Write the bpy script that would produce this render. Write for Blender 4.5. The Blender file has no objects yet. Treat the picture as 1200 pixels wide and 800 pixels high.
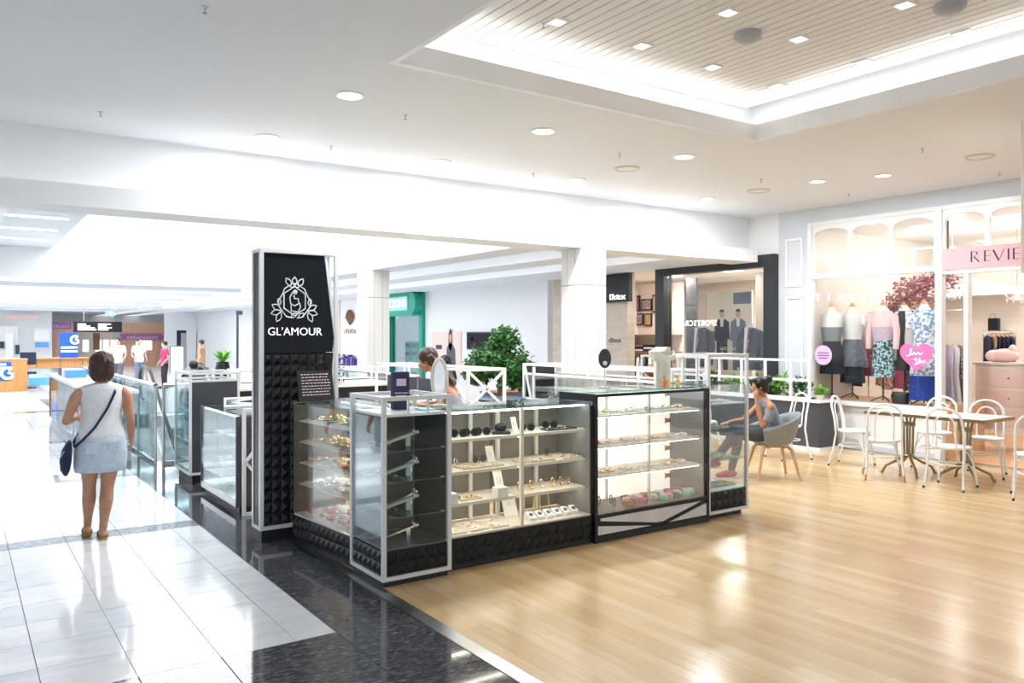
import bpy, bmesh, math, random
from mathutils import Vector, Matrix
random.seed(7)
R = math.radians
S = bpy.context.scene
C = S.collection
# ---------------------------------------------------------------- camera
F_PX, HOR, CAM_H, YAW = 930.0, 393.0, 1.68, 34.95
cam_d = bpy.data.cameras.new('camera'); cam = bpy.data.objects.new('camera', cam_d); C.objects.link(cam)
cam.location = (0, 0, CAM_H); cam.rotation_euler = (R(90), 0, R(-YAW))
cam_d.sensor_width = 36; cam_d.lens = F_PX / 1200 * 36; cam_d.shift_y = (HOR - 400) / 1200
cam_d.clip_start = .05; cam_d.clip_end = 300
S.camera = cam
# ---------------------------------------------------------------- world, exposure
W = bpy.data.worlds.new('world'); S.world = W; W.use_nodes = True
W.node_tree.nodes['Background'].inputs[0].default_value = (.90, .95, 1, 1)
W.node_tree.nodes['Background'].inputs[1].default_value = .85
vs = S.view_settings
vs.view_transform = 'Standard'; vs.look = 'None'; vs.gamma = 1; vs.use_curve_mapping = False
vs.exposure = 0.2
# ---------------------------------------------------------------- light levels
COVE, SKYL, DOWN, LED, SHOP = 6.0, 3.6, 40.0, 10.0, 28.0

SY, CY = math.sin(R(YAW)), math.cos(R(YAW))
def ray(x, y):
    a = (x - 600) / F_PX
    return Vector((SY + CY * a, CY - SY * a, (HOR - y) / F_PX))
CAM = Vector((0, 0, CAM_H))
def G(x, y, z=0.0):  d = ray(x, y); return CAM + d * ((z - CAM_H) / d.z)      # pixel on the level z
def PX(x, y, X): d = ray(x, y); return CAM + d * (X / d.x)                    # pixel on the plane X
def PY(x, y, Y): d = ray(x, y); return CAM + d * (Y / d.y)                    # pixel on the plane Y

# ---------------------------------------------------------------- materials
M = {}
def mat(name, col, rough=.5, metal=0., emit=None, es=0., spec=.5, coat=0., alpha=None):
    m = bpy.data.materials.new(name); m.use_nodes = True
    p = m.node_tree.nodes['Principled BSDF']
    p.inputs['Base Color'].default_value = (*col, 1); p.inputs['Roughness'].default_value = rough
    p.inputs['Metallic'].default_value = metal; p.inputs['Specular IOR Level'].default_value = spec
    p.inputs['Coat Weight'].default_value = coat
    if emit: p.inputs['Emission Color'].default_value = (*emit, 1); p.inputs['Emission Strength'].default_value = es
    M[name] = m; return m
def N(m, t, **k):
    n = m.node_tree.nodes.new(t)
    for a, b in k.items(): setattr(n, a, b)
    return n
def L(m, a, b): m.node_tree.links.new(a, b)
def noisy(name, c1, c2, scale, rough=.5, detail=4, lo=.35, hi=.65, bump=0., stretch=(1, 1, 1), **k):
    m = mat(name, c1, rough, **k); p = m.node_tree.nodes['Principled BSDF']
    tc = N(m, 'ShaderNodeTexCoord'); mp = N(m, 'ShaderNodeMapping'); mp.inputs['Scale'].default_value = stretch
    nz = N(m, 'ShaderNodeTexNoise'); nz.inputs['Scale'].default_value = scale; nz.inputs['Detail'].default_value = detail
    cr = N(m, 'ShaderNodeValToRGB'); e = cr.color_ramp.elements
    e[0].position, e[1].position = lo, hi; e[0].color = (*c1, 1); e[1].color = (*c2, 1)
    L(m, tc.outputs['Object'], mp.inputs[0]); L(m, mp.outputs[0], nz.inputs[0]); L(m, nz.outputs[0], cr.inputs[0]); L(m, cr.outputs[0], p.inputs['Base Color'])
    if bump:
        b = N(m, 'ShaderNodeBump'); b.inputs['Strength'].default_value = bump; b.inputs['Distance'].default_value = .01
        L(m, nz.outputs[0], b.inputs['Height']); L(m, b.outputs[0], p.inputs['Normal'])
    return m
def glass(name, tint=(.96, .99, .98), refl=.06, edge=.55):
    m = bpy.data.materials.new(name); m.use_nodes = True; nt = m.node_tree; nt.nodes.clear()
    o = N(m, 'ShaderNodeOutputMaterial'); mx = N(m, 'ShaderNodeMixShader'); t = N(m, 'ShaderNodeBsdfTransparent'); g = N(m, 'ShaderNodeBsdfGlossy')
    t.inputs[0].default_value = (*tint, 1); g.inputs['Roughness'].default_value = .02
    fr = N(m, 'ShaderNodeFresnel'); fr.inputs[0].default_value = 1.45
    mr = N(m, 'ShaderNodeMapRange'); mr.inputs[1].default_value = .03; mr.inputs[2].default_value = 1; mr.inputs[3].default_value = refl; mr.inputs[4].default_value = edge
    L(m, fr.outputs[0], mr.inputs[0]); L(m, mr.outputs[0], mx.inputs[0]); L(m, t.outputs[0], mx.inputs[1]); L(m, g.outputs[0], mx.inputs[2]); L(m, mx.outputs[0], o.inputs[0])
    M[name] = m; return m
def emis(name, col, s):
    m = mat(name, col, .5, emit=col, es=s); return m

mat('ceil', (.775, .80, .835), .7); mat('wall', (.84, .85, .86), .6); mat('wall_blue', (.66, .70, .75), .6)
mat('white', (.84, .85, .86), .3); mat('white_gloss', (.88, .89, .9), .15); mat('offwhite', (.80, .79, .76), .5)
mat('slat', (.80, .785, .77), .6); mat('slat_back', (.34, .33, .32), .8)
mat('black', (.010, .012, .015), .3, spec=.35); mat('black_matte', (.015, .017, .021), .45); mat('black_gloss', (.004, .006, .010), .03, spec=.22)
mat('charcoal', (.055, .062, .078), .5); mat('darkgrey', (.05, .05, .052), .4); mat('midgrey', (.20, .20, .20), .45); mat('taupe', (.21, .185, .16), .5)
mat('cream', (.80, .74, .63), .5); mat('beige', (.68, .60, .52), .6); mat('warmwhite', (.85, .80, .72), .5)
noisy('marble_panel', (.80, .81, .84), (.68, .70, .75), 6, .3)
mat('chrome', (.75, .76, .77), .15, 1.); mat('steel', (.55, .56, .57), .3, 1.); mat('brass', (.30, .24, .13), .38, 1.); mat('gold', (.85, .6, .25), .25, 1.)
mat('rosegold', (.8, .48, .36), .25, 1.); mat('silver', (.85, .85, .86), .2, 1.)
mat('navy', (.015, .022, .07), .5); mat('blue', (.0, .09, .55), .4); mat('skyblue', (.10, .35, .75), .4); mat('purple', (.30, .10, .30), .5); mat('lilac', (.68, .50, .70), .5)
mat('green', (.0, .33, .24), .3); mat('darkgreen', (.0, .16, .11), .3); mat('mint', (.35, .8, .7), .4); mat('exit_green', (.1, .55, .32), .4, emit=(.2, .8, .5), es=.5)
mat('pink', (.86, .13, .36), .5); mat('palepink', (.86, .60, .60), .5); mat('magenta', (.45, .02, .12), .6); mat('red', (.5, .03, .03), .5); mat('orange', (.7, .22, .06), .5)
mat('heart_pink', (.90, .16, .42), .5); mat('mustard', (.55, .33, .03), .6)
noisy('skin', (.52, .27, .17), (.46, .22, .13), 14, .5); noisy('skin_tan', (.50, .24, .13), (.42, .19, .10), 14, .5); noisy('skin_light', (.62, .38, .27), (.56, .32, .22), 14, .5)
noisy('hair_brown', (.022, .008, .006), (.06, .022, .014), 40, .45, stretch=(1, 1, .15)); noisy('hair_black', (.004, .0035, .004), (.012, .010, .010), 40, .4, stretch=(1, 1, .15))
noisy('hair_light', (.05, .02, .010), (.17, .08, .035), 40, .45, stretch=(1, 1, .12)); noisy('hair_red', (.12, .04, .012), (.24, .09, .03), 40, .45)
noisy('tank_white', (.80, .80, .82), (.74, .75, .78), 25, .8, bump=.2); noisy('skirt_blue', (.56, .64, .74), (.47, .56, .67), 30, .8, bump=.2)
noisy('top_grey', (.24, .26, .30), (.32, .34, .38), 40, .85, bump=.2); noisy('denim_dark', (.05, .055, .07), (.09, .09, .11), 60, .8); mat('cloth_black', (.012, .012, .016), .8)
mat('cloth_navy', (.012, .018, .06), .8); mat('cloth_white', (.82, .82, .80), .8); mat('cloth_grey', (.10, .11, .13), .8); mat('cloth_bluegrey', (.16, .20, .30), .8); mat('cloth_royal', (.01, .05, .33), .8)
noisy('cloth_suit', (.045, .055, .085), (.11, .13, .18), 30, .8); mat('cloth_tan', (.42, .27, .15), .8)
noisy('cloth_leather', (.07, .08, .10), (.13, .14, .17), 18, .45)
noisy('cloth_floral', (.03, .05, .06), (.40, .66, .70), 26, .8, detail=1, lo=.46, hi=.54); noisy('cloth_floral_b', (.80, .84, .87), (.18, .33, .52), 22, .8, detail=2, lo=.48, hi=.56)
noisy('cloth_floral_p', (.80, .45, .38), (.30, .08, .07), 24, .8, detail=1, lo=.5, hi=.6); noisy('cloth_lace', (.10, .05, .08), (.50, .40, .42), 50, .8, detail=1, lo=.48, hi=.55)
noisy('cloth_lilac', (.62, .50, .60), (.55, .43, .54), 20, .8)
mat('chair_grey', (.26, .29, .29), .55); noisy('beech', (.74, .46, .26), (.64, .37, .19), 6, .45, stretch=(6, 6, .6)); mat('chair_white', (.86, .88, .88), .35); mat('tip_orange', (.62, .32, .16), .5); mat('tip_black', (.02, .02, .02), .5)
noisy('desk_wood', (.50, .25, .08), (.40, .18, .05), 3, .4, stretch=(8, 8, .5)); noisy('wall_wood', (.62, .36, .26), (.54, .30, .21), 1.5, .5, stretch=(6, 6, .4)); noisy('shelf_wood', (.24, .10, .04), (.16, .06, .02), 4, .5)
noisy('travertine', (.62, .54, .45), (.54, .46, .38), 3, .5, stretch=(1, 1, 4))
noisy('leaf', (.012, .07, .012), (.05, .20, .035), 9, .45, lo=.3, hi=.7); noisy('leaf_bright', (.10, .32, .03), (.22, .50, .06), 12, .45); noisy('bark', (.16, .10, .06), (.26, .18, .11), 20, .8, stretch=(1, 1, .2)); mat('soil', (.05, .03, .02), .9)
noisy('blossom', (.70, .28, .30), (.45, .16, .20), 14, .7); mat('tabletop', (.80, .82, .84), .25)
emis('led', (1, .95, .86), LED); emis('cove', (1, .99, .97), COVE); emis('cove_soft', (1, .99, .97), 1.7); emis('far_panel', (.97, .99, 1), 10); mat('speaker_grey', (.40, .42, .44), .5); mat('frame_black', (.022, .025, .030), .35); mat('sign_pink', (.80, .40, .42), .5); mat('poster_pink', (.85, .66, .62), .6); emis('trough', (1, .99, .97), 4); emis('skylight', (.97, .99, 1), SKYL); emis('lamp_disc', (1, .98, .94), 6); emis('lamp_warm', (1, .86, .68), 7); emis('sign_white', (1, 1, 1), 1.2); emis('shop_panel', (1, .96, .9), 2.5)
emis('lit_back', (1, .94, .86), .75); emis('strip_soft', (1, 1, 1), 4.0); glass('shelf_clear', (.93, .96, .95), .08, .4)
glass('glass', (.975, .99, .985), .015, .35); glass('glass_cab', (.97, .985, .98), .018, .35); glass('glass_shop', (.98, .985, .985), .025, .3); glass('glass_blue', (.86, .95, .97), .10, .6); glass('glass_edge', (.60, .84, .78), .10, .5)
glass('globe', (1, 1, 1), .02, .2); glass('glass_dark', (.72, .82, .86), .12, .6); glass('glass_top', (.78, .90, .88), .14, .8)
M['glass_shelf'] = M['glass_edge']

# floor materials -----------------------------------------------------------
def cellrand(m, sx, sy, seed=0.0, stagger=False, ox=0.0):
    """random value per (sx x sy) cell of the world XY plane"""
    g = N(m, 'ShaderNodeNewGeometry'); sp = N(m, 'ShaderNodeSeparateXYZ'); sb = N(m, 'ShaderNodeVectorMath', operation='SUBTRACT'); sb.inputs[1].default_value = (ox, 0, 0); L(m, g.outputs['Position'], sb.inputs[0]); L(m, sb.outputs[0], sp.inputs[0])
    def ma(op, a, b=None, v=None):
        n = N(m, 'ShaderNodeMath', operation=op)
        L(m, a, n.inputs[0])
        if b is not None: L(m, b, n.inputs[1])
        elif v is not None: n.inputs[1].default_value = v
        return n.outputs[0]
    cx = ma('FLOOR', ma('DIVIDE', sp.outputs[0], v=sx)); yy = sp.outputs[1]
    if stagger:
        st = ma('MULTIPLY', ma('FRACT', ma('MULTIPLY', cx, v=.381966)), v=sy); yy = ma('ADD', yy, st)
    cy = ma('FLOOR', ma('DIVIDE', yy, v=sy))
    cb = N(m, 'ShaderNodeCombineXYZ'); L(m, cx, cb.inputs[0]); L(m, cy, cb.inputs[1]); cb.inputs[2].default_value = seed
    wn = N(m, 'ShaderNodeTexWhiteNoise'); wn.noise_dimensions = '3D'; L(m, cb.outputs[0], wn.inputs[0])
    return wn.outputs[0], g
PLW, PLL = .085, 2.4
m = mat('plank', (.6, .4, .2), .2); p = m.node_tree.nodes['Principled BSDF']
WOOD_X = 2.325
v, g = cellrand(m, PLW, PLL, 3., True, WOOD_X)
cr = N(m, 'ShaderNodeValToRGB'); e = cr.color_ramp.elements
e[0].color = (.65, .44, .215, 1); e[1].color = (.79, .595, .36, 1); e.new(.5).color = (.73, .52, .28, 1); L(m, v, cr.inputs[0])
mp = N(m, 'ShaderNodeMapping'); mp.inputs['Scale'].default_value = (14, .8, 1); L(m, g.outputs['Position'], mp.inputs[0])
nz = N(m, 'ShaderNodeTexNoise'); nz.inputs['Scale'].default_value = 3; nz.inputs['Detail'].default_value = 5; L(m, mp.outputs[0], nz.inputs[0])
mxn = N(m, 'ShaderNodeMix', data_type='RGBA', blend_type='MULTIPLY'); mxn.inputs[0].default_value = .35
L(m, cr.outputs[0], mxn.inputs[6]); c2 = N(m, 'ShaderNodeValToRGB'); c2.color_ramp.elements[0].position = .3; c2.color_ramp.elements[1].position = .7; c2.color_ramp.elements[0].color = (.7, .66, .6, 1)
L(m, nz.outputs[0], c2.inputs[0]); L(m, c2.outputs[0], mxn.inputs[7]); L(m, mxn.outputs[2], p.inputs['Base Color'])
TL = .4
m = mat('tile_white', (.72, .73, .75), .12, coat=.2); p = m.node_tree.nodes['Principled BSDF']
v = N(m, 'ShaderNodeObjectInfo').outputs['Random']; g = N(m, 'ShaderNodeNewGeometry')
mp = N(m, 'ShaderNodeMapping'); mp.inputs['Scale'].default_value = (1.2, 5, 1); L(m, g.outputs['Position'], mp.inputs[0])
nz = N(m, 'ShaderNodeTexNoise'); nz.inputs['Scale'].default_value = 2.5; nz.inputs['Detail'].default_value = 7; nz.inputs['Roughness'].default_value = .65; L(m, mp.outputs[0], nz.inputs[0])
ad = N(m, 'ShaderNodeMath', operation='MULTIPLY_ADD'); ad.inputs[1].default_value = .12; L(m, v, ad.inputs[0]); L(m, nz.outputs[0], ad.inputs[2])
cr = N(m, 'ShaderNodeValToRGB'); e = cr.color_ramp.elements; e[0].position, e[1].position = .32, .62; e[0].color = (.66, .69, .745, 1); e[1].color = (.83, .85, .88, 1)
L(m, ad.outputs[0], cr.inputs[0]); L(m, cr.outputs[0], p.inputs['Base Color'])
def granite(name, base, fleck, lo, hi):
    m = mat(name, base, .07, coat=.2); p = m.node_tree.nodes['Principled BSDF']
    g = N(m, 'ShaderNodeNewGeometry'); mp = N(m, 'ShaderNodeMapping'); mp.inputs['Scale'].default_value = (1, 2.2, 1); mp.inputs['Rotation'].default_value = (0, 0, .5); L(m, g.outputs['Position'], mp.inputs[0])
    nz = N(m, 'ShaderNodeTexNoise'); nz.inputs['Scale'].default_value = 17; nz.inputs['Detail'].default_value = 3; nz.inputs['Roughness'].default_value = .7; L(m, mp.outputs[0], nz.inputs[0])
    cr = N(m, 'ShaderNodeValToRGB'); e = cr.color_ramp.elements; e[0].position, e[1].position = lo, hi; e[0].color = (*base, 1); e[1].color = (*fleck, 1)
    e.new(lo - .12).color = (base[0] * .55, base[1] * .55, base[2] * .6, 1)
    L(m, nz.outputs[0], cr.inputs[0]); L(m, cr.outputs[0], p.inputs['Base Color'])
granite('granite', (.11, .112, .122), (.30, .31, .33), .58, .78)
granite('tile_grey', (.36, .40, .45), (.52, .55, .58), .55, .72)
mat('grout', (.25, .25, .26), .8)

# ---------------------------------------------------------------- mesh builder
ORG = {}
class MB:
    def __init__(s): s.v = []; s.f = []
    def add(s, vs_, fs):
        b = len(s.v); s.v += [Vector(q) for q in vs_]; s.f += [tuple(i + b for i in f) for f in fs]; return s
    def box(s, x0, x1, y0, y1, z0, z1):
        return s.add([(x0, y0, z0), (x1, y0, z0), (x1, y1, z0), (x0, y1, z0), (x0, y0, z1), (x1, y0, z1), (x1, y1, z1), (x0, y1, z1)],
                     [(0, 3, 2, 1), (4, 5, 6, 7), (0, 1, 5, 4), (1, 2, 6, 5), (2, 3, 7, 6), (3, 0, 4, 7)])
    def obox(s, c, size, mtx):
        a, b, d = size[0] / 2, size[1] / 2, size[2] / 2; c = Vector(c)
        vs_ = [c + mtx @ Vector(q) for q in ((-a, -b, -d), (a, -b, -d), (a, b, -d), (-a, b, -d), (-a, -b, d), (a, -b, d), (a, b, d), (-a, b, d))]
        return s.add(vs_, [(0, 3, 2, 1), (4, 5, 6, 7), (0, 1, 5, 4), (1, 2, 6, 5), (2, 3, 7, 6), (3, 0, 4, 7)])
    def bar(s, a, b, w, d, up=(0, 0, 1)):
        """square bar from a to b: w across, d along the 'up' side"""
        a, b = Vector(a), Vector(b); t = (b - a).normalized(); u = Vector(up)
        if abs(t.dot(u)) > .98: u = Vector((0, 1, 0))
        x = t.cross(u).normalized(); u = x.cross(t)
        return s.obox((a + b) / 2, (w, (b - a).length, d), Matrix((x, t, u)).transposed())
    def tube(s, pts, r, n=8, closed=False, cap=True):
        pts = [Vector(q) for q in pts]; k = len(pts); rr = r if isinstance(r, (list, tuple)) else [r] * k
        base = len(s.v); prev = None
        for i in range(k):
            a = pts[i - 1] if (i or closed) else pts[0]; b = pts[(i + 1) % k] if (i < k - 1 or closed) else pts[-1]
            t = (b - a).normalized() if (b - a).length > 1e-9 else Vector((0, 0, 1))
            if prev is None: u = t.orthogonal().normalized()
            else:
                u = prev - t * prev.dot(t); u = u.normalized() if u.length > 1e-6 else t.orthogonal().normalized()
            prev = u; w = t.cross(u)
            for j in range(n):
                an = 2 * math.pi * j / n; s.v.append(pts[i] + (u * math.cos(an) + w * math.sin(an)) * rr[i])
        for i in range(k if closed else k - 1):
            for j in range(n):
                a0 = base + i * n; a1 = base + ((i + 1) % k) * n; s.f.append((a0 + j, a0 + (j + 1) % n, a1 + (j + 1) % n, a1 + j))
        if cap and not closed: s.f.append(tuple(base + j for j in reversed(range(n)))); s.f.append(tuple(base + (k - 1) * n + j for j in range(n)))
        return s
    def loft(s, rings, n=16, cap=True):
        """rings: (centre, rx, ry[, tilt matrix])"""
        base = len(s.v); k = len(rings)
        for q in rings:
            c = Vector(q[0]); mt = q[3] if len(q) > 3 else Matrix.Identity(3)
            for j in range(n):
                an = 2 * math.pi * j / n; s.v.append(c + mt @ Vector((q[1] * math.cos(an), q[2] * math.sin(an), 0)))
        for i in range(k - 1):
            for j in range(n): s.f.append((base + i * n + j, base + i * n + (j + 1) % n, base + (i + 1) * n + (j + 1) % n, base + (i + 1) * n + j))
        if cap: s.f.append(tuple(base + j for j in reversed(range(n)))); s.f.append(tuple(base + (k - 1) * n + j for j in range(n)))
        return s
    def lathe(s, prof, n=16, c=(0, 0, 0), cap=True):
        return s.loft([((c[0], c[1], c[2] + z), max(r, 1e-4), max(r, 1e-4)) for r, z in prof], n, cap)
    def ball(s, c, rx, ry=None, rz=None, n=12, m=8, mt=None):
        ry = rx if ry is None else ry; rz = rx if rz is None else rz; c = Vector(c); mt = mt or Matrix.Identity(3); b = len(s.v)
        s.v.append(c + mt @ Vector((0, 0, -rz)))
        for i in range(1, m):
            ph = math.pi * i / m - math.pi / 2
            for j in range(n):
                an = 2 * math.pi * j / n; s.v.append(c + mt @ Vector((rx * math.cos(ph) * math.cos(an), ry * math.cos(ph) * math.sin(an), rz * math.sin(ph))))
        s.v.append(c + mt @ Vector((0, 0, rz))); top = len(s.v) - 1
        for j in range(n): s.f.append((b, b + 1 + (j + 1) % n, b + 1 + j)); s.f.append((top, b + 1 + (m - 2) * n + j, b + 1 + (m - 2) * n + (j + 1) % n))
        for i in range(m - 2):
            for j in range(n):
                a = b + 1 + i * n; d = a + n; s.f.append((a + j, a + (j + 1) % n, d + (j + 1) % n, d + j))
        return s
    def prism(s, poly, o, u, w, t):
        """polygon in the frame (o, u, w) pushed through by the vector t"""
        o, u, w, t = Vector(o), Vector(u), Vector(w), Vector(t); n = len(poly)
        vs_ = [o + u * a + w * b for a, b in poly]; vs_ += [q + t for q in vs_]
        return s.add(vs_, [tuple(range(n)), tuple(range(2 * n - 1, n - 1, -1))] + [(i, i + n, (i + 1) % n + n, (i + 1) % n) for i in range(n)])
    def quad(s, a, b, c, d): return s.add([a, b, c, d], [(0, 1, 2, 3)])
    def pyramids(s, o, u, w, nrm, W_, H_, nu, nw, h):
        """moulded panel of nu x nw pyramids"""
        o, u, w, nrm = Vector(o), Vector(u), Vector(w), Vector(nrm); a, b = W_ / nu, H_ / nw
        for i in range(nu):
            for j in range(nw):
                q = [o + u * (a * i) + w * (b * j), o + u * (a * (i + 1)) + w * (b * j), o + u * (a * (i + 1)) + w * (b * (j + 1)), o + u * (a * i) + w * (b * (j + 1))]
                s.add(q + [o + u * (a * (i + .5)) + w * (b * (j + .5)) + nrm * h], [(0, 1, 4), (1, 2, 4), (2, 3, 4), (3, 0, 4)])
        return s
    def mesh(s, name, org=(0, 0, 0), bevel=0., smooth=False, seg=1):
        org = Vector(org); me = bpy.data.meshes.new(name); me.from_pydata([tuple(q - org) for q in s.v], [], s.f)
        bm = bmesh.new(); bm.from_mesh(me)
        if bevel: bmesh.ops.bevel(bm, geom=list(bm.edges), offset=bevel, segments=seg, affect='EDGES', clamp_overlap=True)
        bmesh.ops.recalc_face_normals(bm, faces=bm.faces)
        if smooth:
            for f in bm.faces: f.smooth = True
            for e in bm.edges:
                if len(e.link_faces) == 2 and e.calc_face_angle(0) > .7: e.smooth = False
        bm.to_mesh(me); bm.free(); return me
    def build(s, name, mt, parent=None, bevel=0., smooth=False, org=None, seg=1):
        if parent is not None and org is None: org = ORG.get(parent.name, (0, 0, 0))
        me = s.mesh(name, org or (0, 0, 0), bevel, smooth, seg)
        me.materials.append(M[mt] if isinstance(mt, str) else mt)
        return put(name, me, parent, org)
def put(name, me, parent=None, org=None):
    o = bpy.data.objects.new(name, me); C.objects.link(o)
    if parent is not None: o.parent = parent; ORG[o.name] = ORG.get(parent.name, (0, 0, 0))
    else: o.location = org or (0, 0, 0); ORG[o.name] = tuple(org or (0, 0, 0))
    return o
def tag(o, label, cat=None, group=None, kind=None):
    o['label'] = label
    if cat: o['category'] = cat
    if group: o['group'] = group
    if kind: o['kind'] = kind
    return o
def thing(name, label, cat, loc=(0, 0, 0), rz=0., group=None, local=False, kind=None):
    o = bpy.data.objects.new(name, None); C.objects.link(o); o.empty_display_size = .1
    o.location = loc; o.rotation_euler = (0, 0, rz); ORG[o.name] = (0, 0, 0) if local else tuple(loc)
    return tag(o, label, cat, group, kind)
def copytree(o, parent=None):
    c = o.copy(); C.objects.link(c); c.parent = parent; ORG[c.name] = ORG.get(o.name, (0, 0, 0))
    for ch in list(o.children): copytree(ch, c)
    return c
def bx(parent, name, x0, x1, y0, y1, z0, z1, mt, bevel=0.): return MB().box(x0, x1, y0, y1, z0, z1).build(name, mt, parent, bevel)
def struct(name, mb, mt, label, cat, bevel=0., smooth=False, org=(0, 0, 0)):
    return tag(mb.build(name, mt, None, bevel, smooth, org=org), label, cat, kind='structure')
def one(name, mb, mt, label, cat, group=None, bevel=0., smooth=False):
    """a thing that is a single mesh built in world coordinates: origin at its base centre"""
    xs = [q.x for q in mb.v]; ys = [q.y for q in mb.v]; zs = [q.z for q in mb.v]
    return tag(mb.build(name, mt, None, bevel, smooth, org=((min(xs) + max(xs)) / 2, (min(ys) + max(ys)) / 2, min(zs))), label, cat, group)
def textmesh(body, size, ext=.002, align='CENTER', shear=0., mirror=False, bold=0., space=1.):
    cu = bpy.data.curves.new('lettering', 'FONT'); cu.body = body; cu.size = size; cu.extrude = ext; cu.align_x = align; cu.align_y = 'CENTER'; cu.shear = shear; cu.offset = bold; cu.space_character = space; cu.resolution_u = 3
    t = bpy.data.objects.new('lettering', cu); me = bpy.data.meshes.new_from_object(t); bpy.data.objects.remove(t)
    if mirror:
        for q in me.vertices: q.co.x = -q.co.x
        me.flip_normals()
    return me
def lettering(parent, body, size, o, u, w, mt, name='lettering', **k):
    """text in the plane (u right, w up) centred at o (world)"""
    me = textmesh(body, size, **k); me.materials.append(M[mt]); u, w = Vector(u).normalized(), Vector(w).normalized(); n = u.cross(w)
    org = Vector(ORG.get(parent.name, (0, 0, 0))); o = Vector(o) - org
    me.transform(Matrix.Translation(o) @ Matrix((u, w, n)).transposed().to_4x4())
    return put(name, me, parent)
def remesh(mb, voxel, smooth_it=6, cuts=(), name='body'):
    """one continuous skin over overlapping closed shapes; cuts keep the side the normal points away from"""
    me = bpy.data.meshes.new(name); me.from_pydata([tuple(q) for q in mb.v], [], mb.f)
    bm = bmesh.new(); bm.from_mesh(me); bmesh.ops.recalc_face_normals(bm, faces=bm.faces); bm.to_mesh(me); bm.free()
    o = bpy.data.objects.new(name, me); C.objects.link(o)
    q = o.modifiers.new('r', 'REMESH'); q.mode = 'VOXEL'; q.voxel_size = voxel
    q = o.modifiers.new('s', 'SMOOTH'); q.factor = .5; q.iterations = smooth_it
    dg = bpy.context.evaluated_depsgraph_get(); out = bpy.data.meshes.new_from_object(o.evaluated_get(dg)); bpy.data.objects.remove(o)
    out.name = name
    bm = bmesh.new(); bm.from_mesh(out)
    for c, n in cuts: bmesh.ops.bisect_plane(bm, geom=list(bm.verts) + list(bm.edges) + list(bm.faces), plane_co=c, plane_no=n, clear_outer=True)
    for f in bm.faces: f.smooth = True
    bm.to_mesh(out); bm.free(); return out
def arc(cx, cy, r, a0, a1, n): return [(cx + r * math.cos(R(a0 + (a1 - a0) * i / n)), cy + r * math.sin(R(a0 + (a1 - a0) * i / n))) for i in range(n + 1)]
# ================================================================ FLOOR
VX0, VX1, VY0, VY1 = 2.1, 6.0, 11.1, 18.4            # the void with the escalator
H = 3.65; HL = 2.92                                   # ceilings
f = MB()
for x0, x1, y0, y1 in ((-9, VX0, -7, 58), (VX0, 16, -7, VY0), (VX1, 16, VY0, 58), (VX0, VX1, VY1, 58)): f.box(x0, x1, y0, y1, -.3, -.012)
floor = struct('floor', f, 'grout', 'mall floor of white tiles, dark granite bands and honey timber boards', 'floor')
def project(p):
    dx, dy = p[0], p[1]; fw = dx * SY + dy * CY; la = dx * CY - dy * SY
    if fw < .3: return None
    return 600 + la / fw * F_PX, HOR + (CAM_H - p[2]) / fw * F_PX, fw
def inframe(p, m=60):
    q = project(p); return q is not None and -m < q[0] < 1200 + m and -m < q[1] < 800 + m
# white tiles in 400 mm squares, grey and granite bands across
ye = [2.66, 3.06, 3.46, 3.86, 4.26] + [4.26 + (7.35 - 4.26) / 8 * i for i in range(1, 9)] + [7.6 + .4 * i for i in range(8)] + [10.7, 11.0] + [11 + .4 * i for i in range(1, 9)] + [14.5] + [14.5 + .4 * i for i in range(1, 44)]
xe = [-.47, -.07, .33, .73, 1.13, 1.53, 1.76]
def tmat(y0, y1):
    if 3.45 < y0 < 4.25: return 'granite'
    if abs(y0 - 7.35) < .02 or 10.35 < y0 < 10.95 or abs(y0 - 14.2) < .02 or 20.05 < y0 < 20.45: return 'tile_grey'
    return 'tile_white'
tiles, shared = [], {}
for j in range(len(ye) - 1):
    for i in range(len(xe) - 1):
        c = ((xe[i] + xe[i + 1]) / 2, (ye[j] + ye[j + 1]) / 2, 0)
        tiles.append((c, xe[i + 1] - xe[i], ye[j + 1] - ye[j], tmat(ye[j], ye[j + 1])))
for k in range(62):                                       # granite border strip along the timber
    y0 = 2.66 + .4 * k
    if y0 > 24: break
    tiles.append(((1.995, y0 + .2, 0), .466, .4, 'granite'))
def piece(name, c, sx, sy, mt, parent, gap, th=.012):
    key = (name, round(sx, 3), round(sy, 3), mt)
    if key not in shared:
        a, b = sx / 2 - gap, sy / 2 - gap; e = .0012 if name == 'floor_tile' else .0004
        mb = MB().add([(-a, -b, -th), (a, -b, -th), (a, b, -th), (-a, b, -th), (-a, -b, -e), (a, -b, -e), (a, b, -e), (-a, b, -e), (-a + e, -b + e, 0), (a - e, -b + e, 0), (a - e, b - e, 0), (-a + e, b - e, 0)],
                      [(0, 3, 2, 1), (0, 1, 5, 4), (1, 2, 6, 5), (2, 3, 7, 6), (3, 0, 4, 7), (4, 5, 9, 8), (5, 6, 10, 9), (6, 7, 11, 10), (7, 4, 8, 11), (8, 9, 10, 11)])
        me = mb.mesh(name); me.materials.append(M[mt]); shared[key] = me
    o = bpy.data.objects.new(name, shared[key]); C.objects.link(o); o.location = c; o.parent = parent; return o
vis = sorted([t for t in tiles if inframe(t[0])], key=lambda t: t[0][0] ** 2 + t[0][1] ** 2)
rest = [t for t in tiles if not inframe(t[0])] + vis[300:]
for c, sx, sy, mt in vis[:300]: piece('floor_tile', c, sx, sy, mt, floor, .0018)
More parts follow.
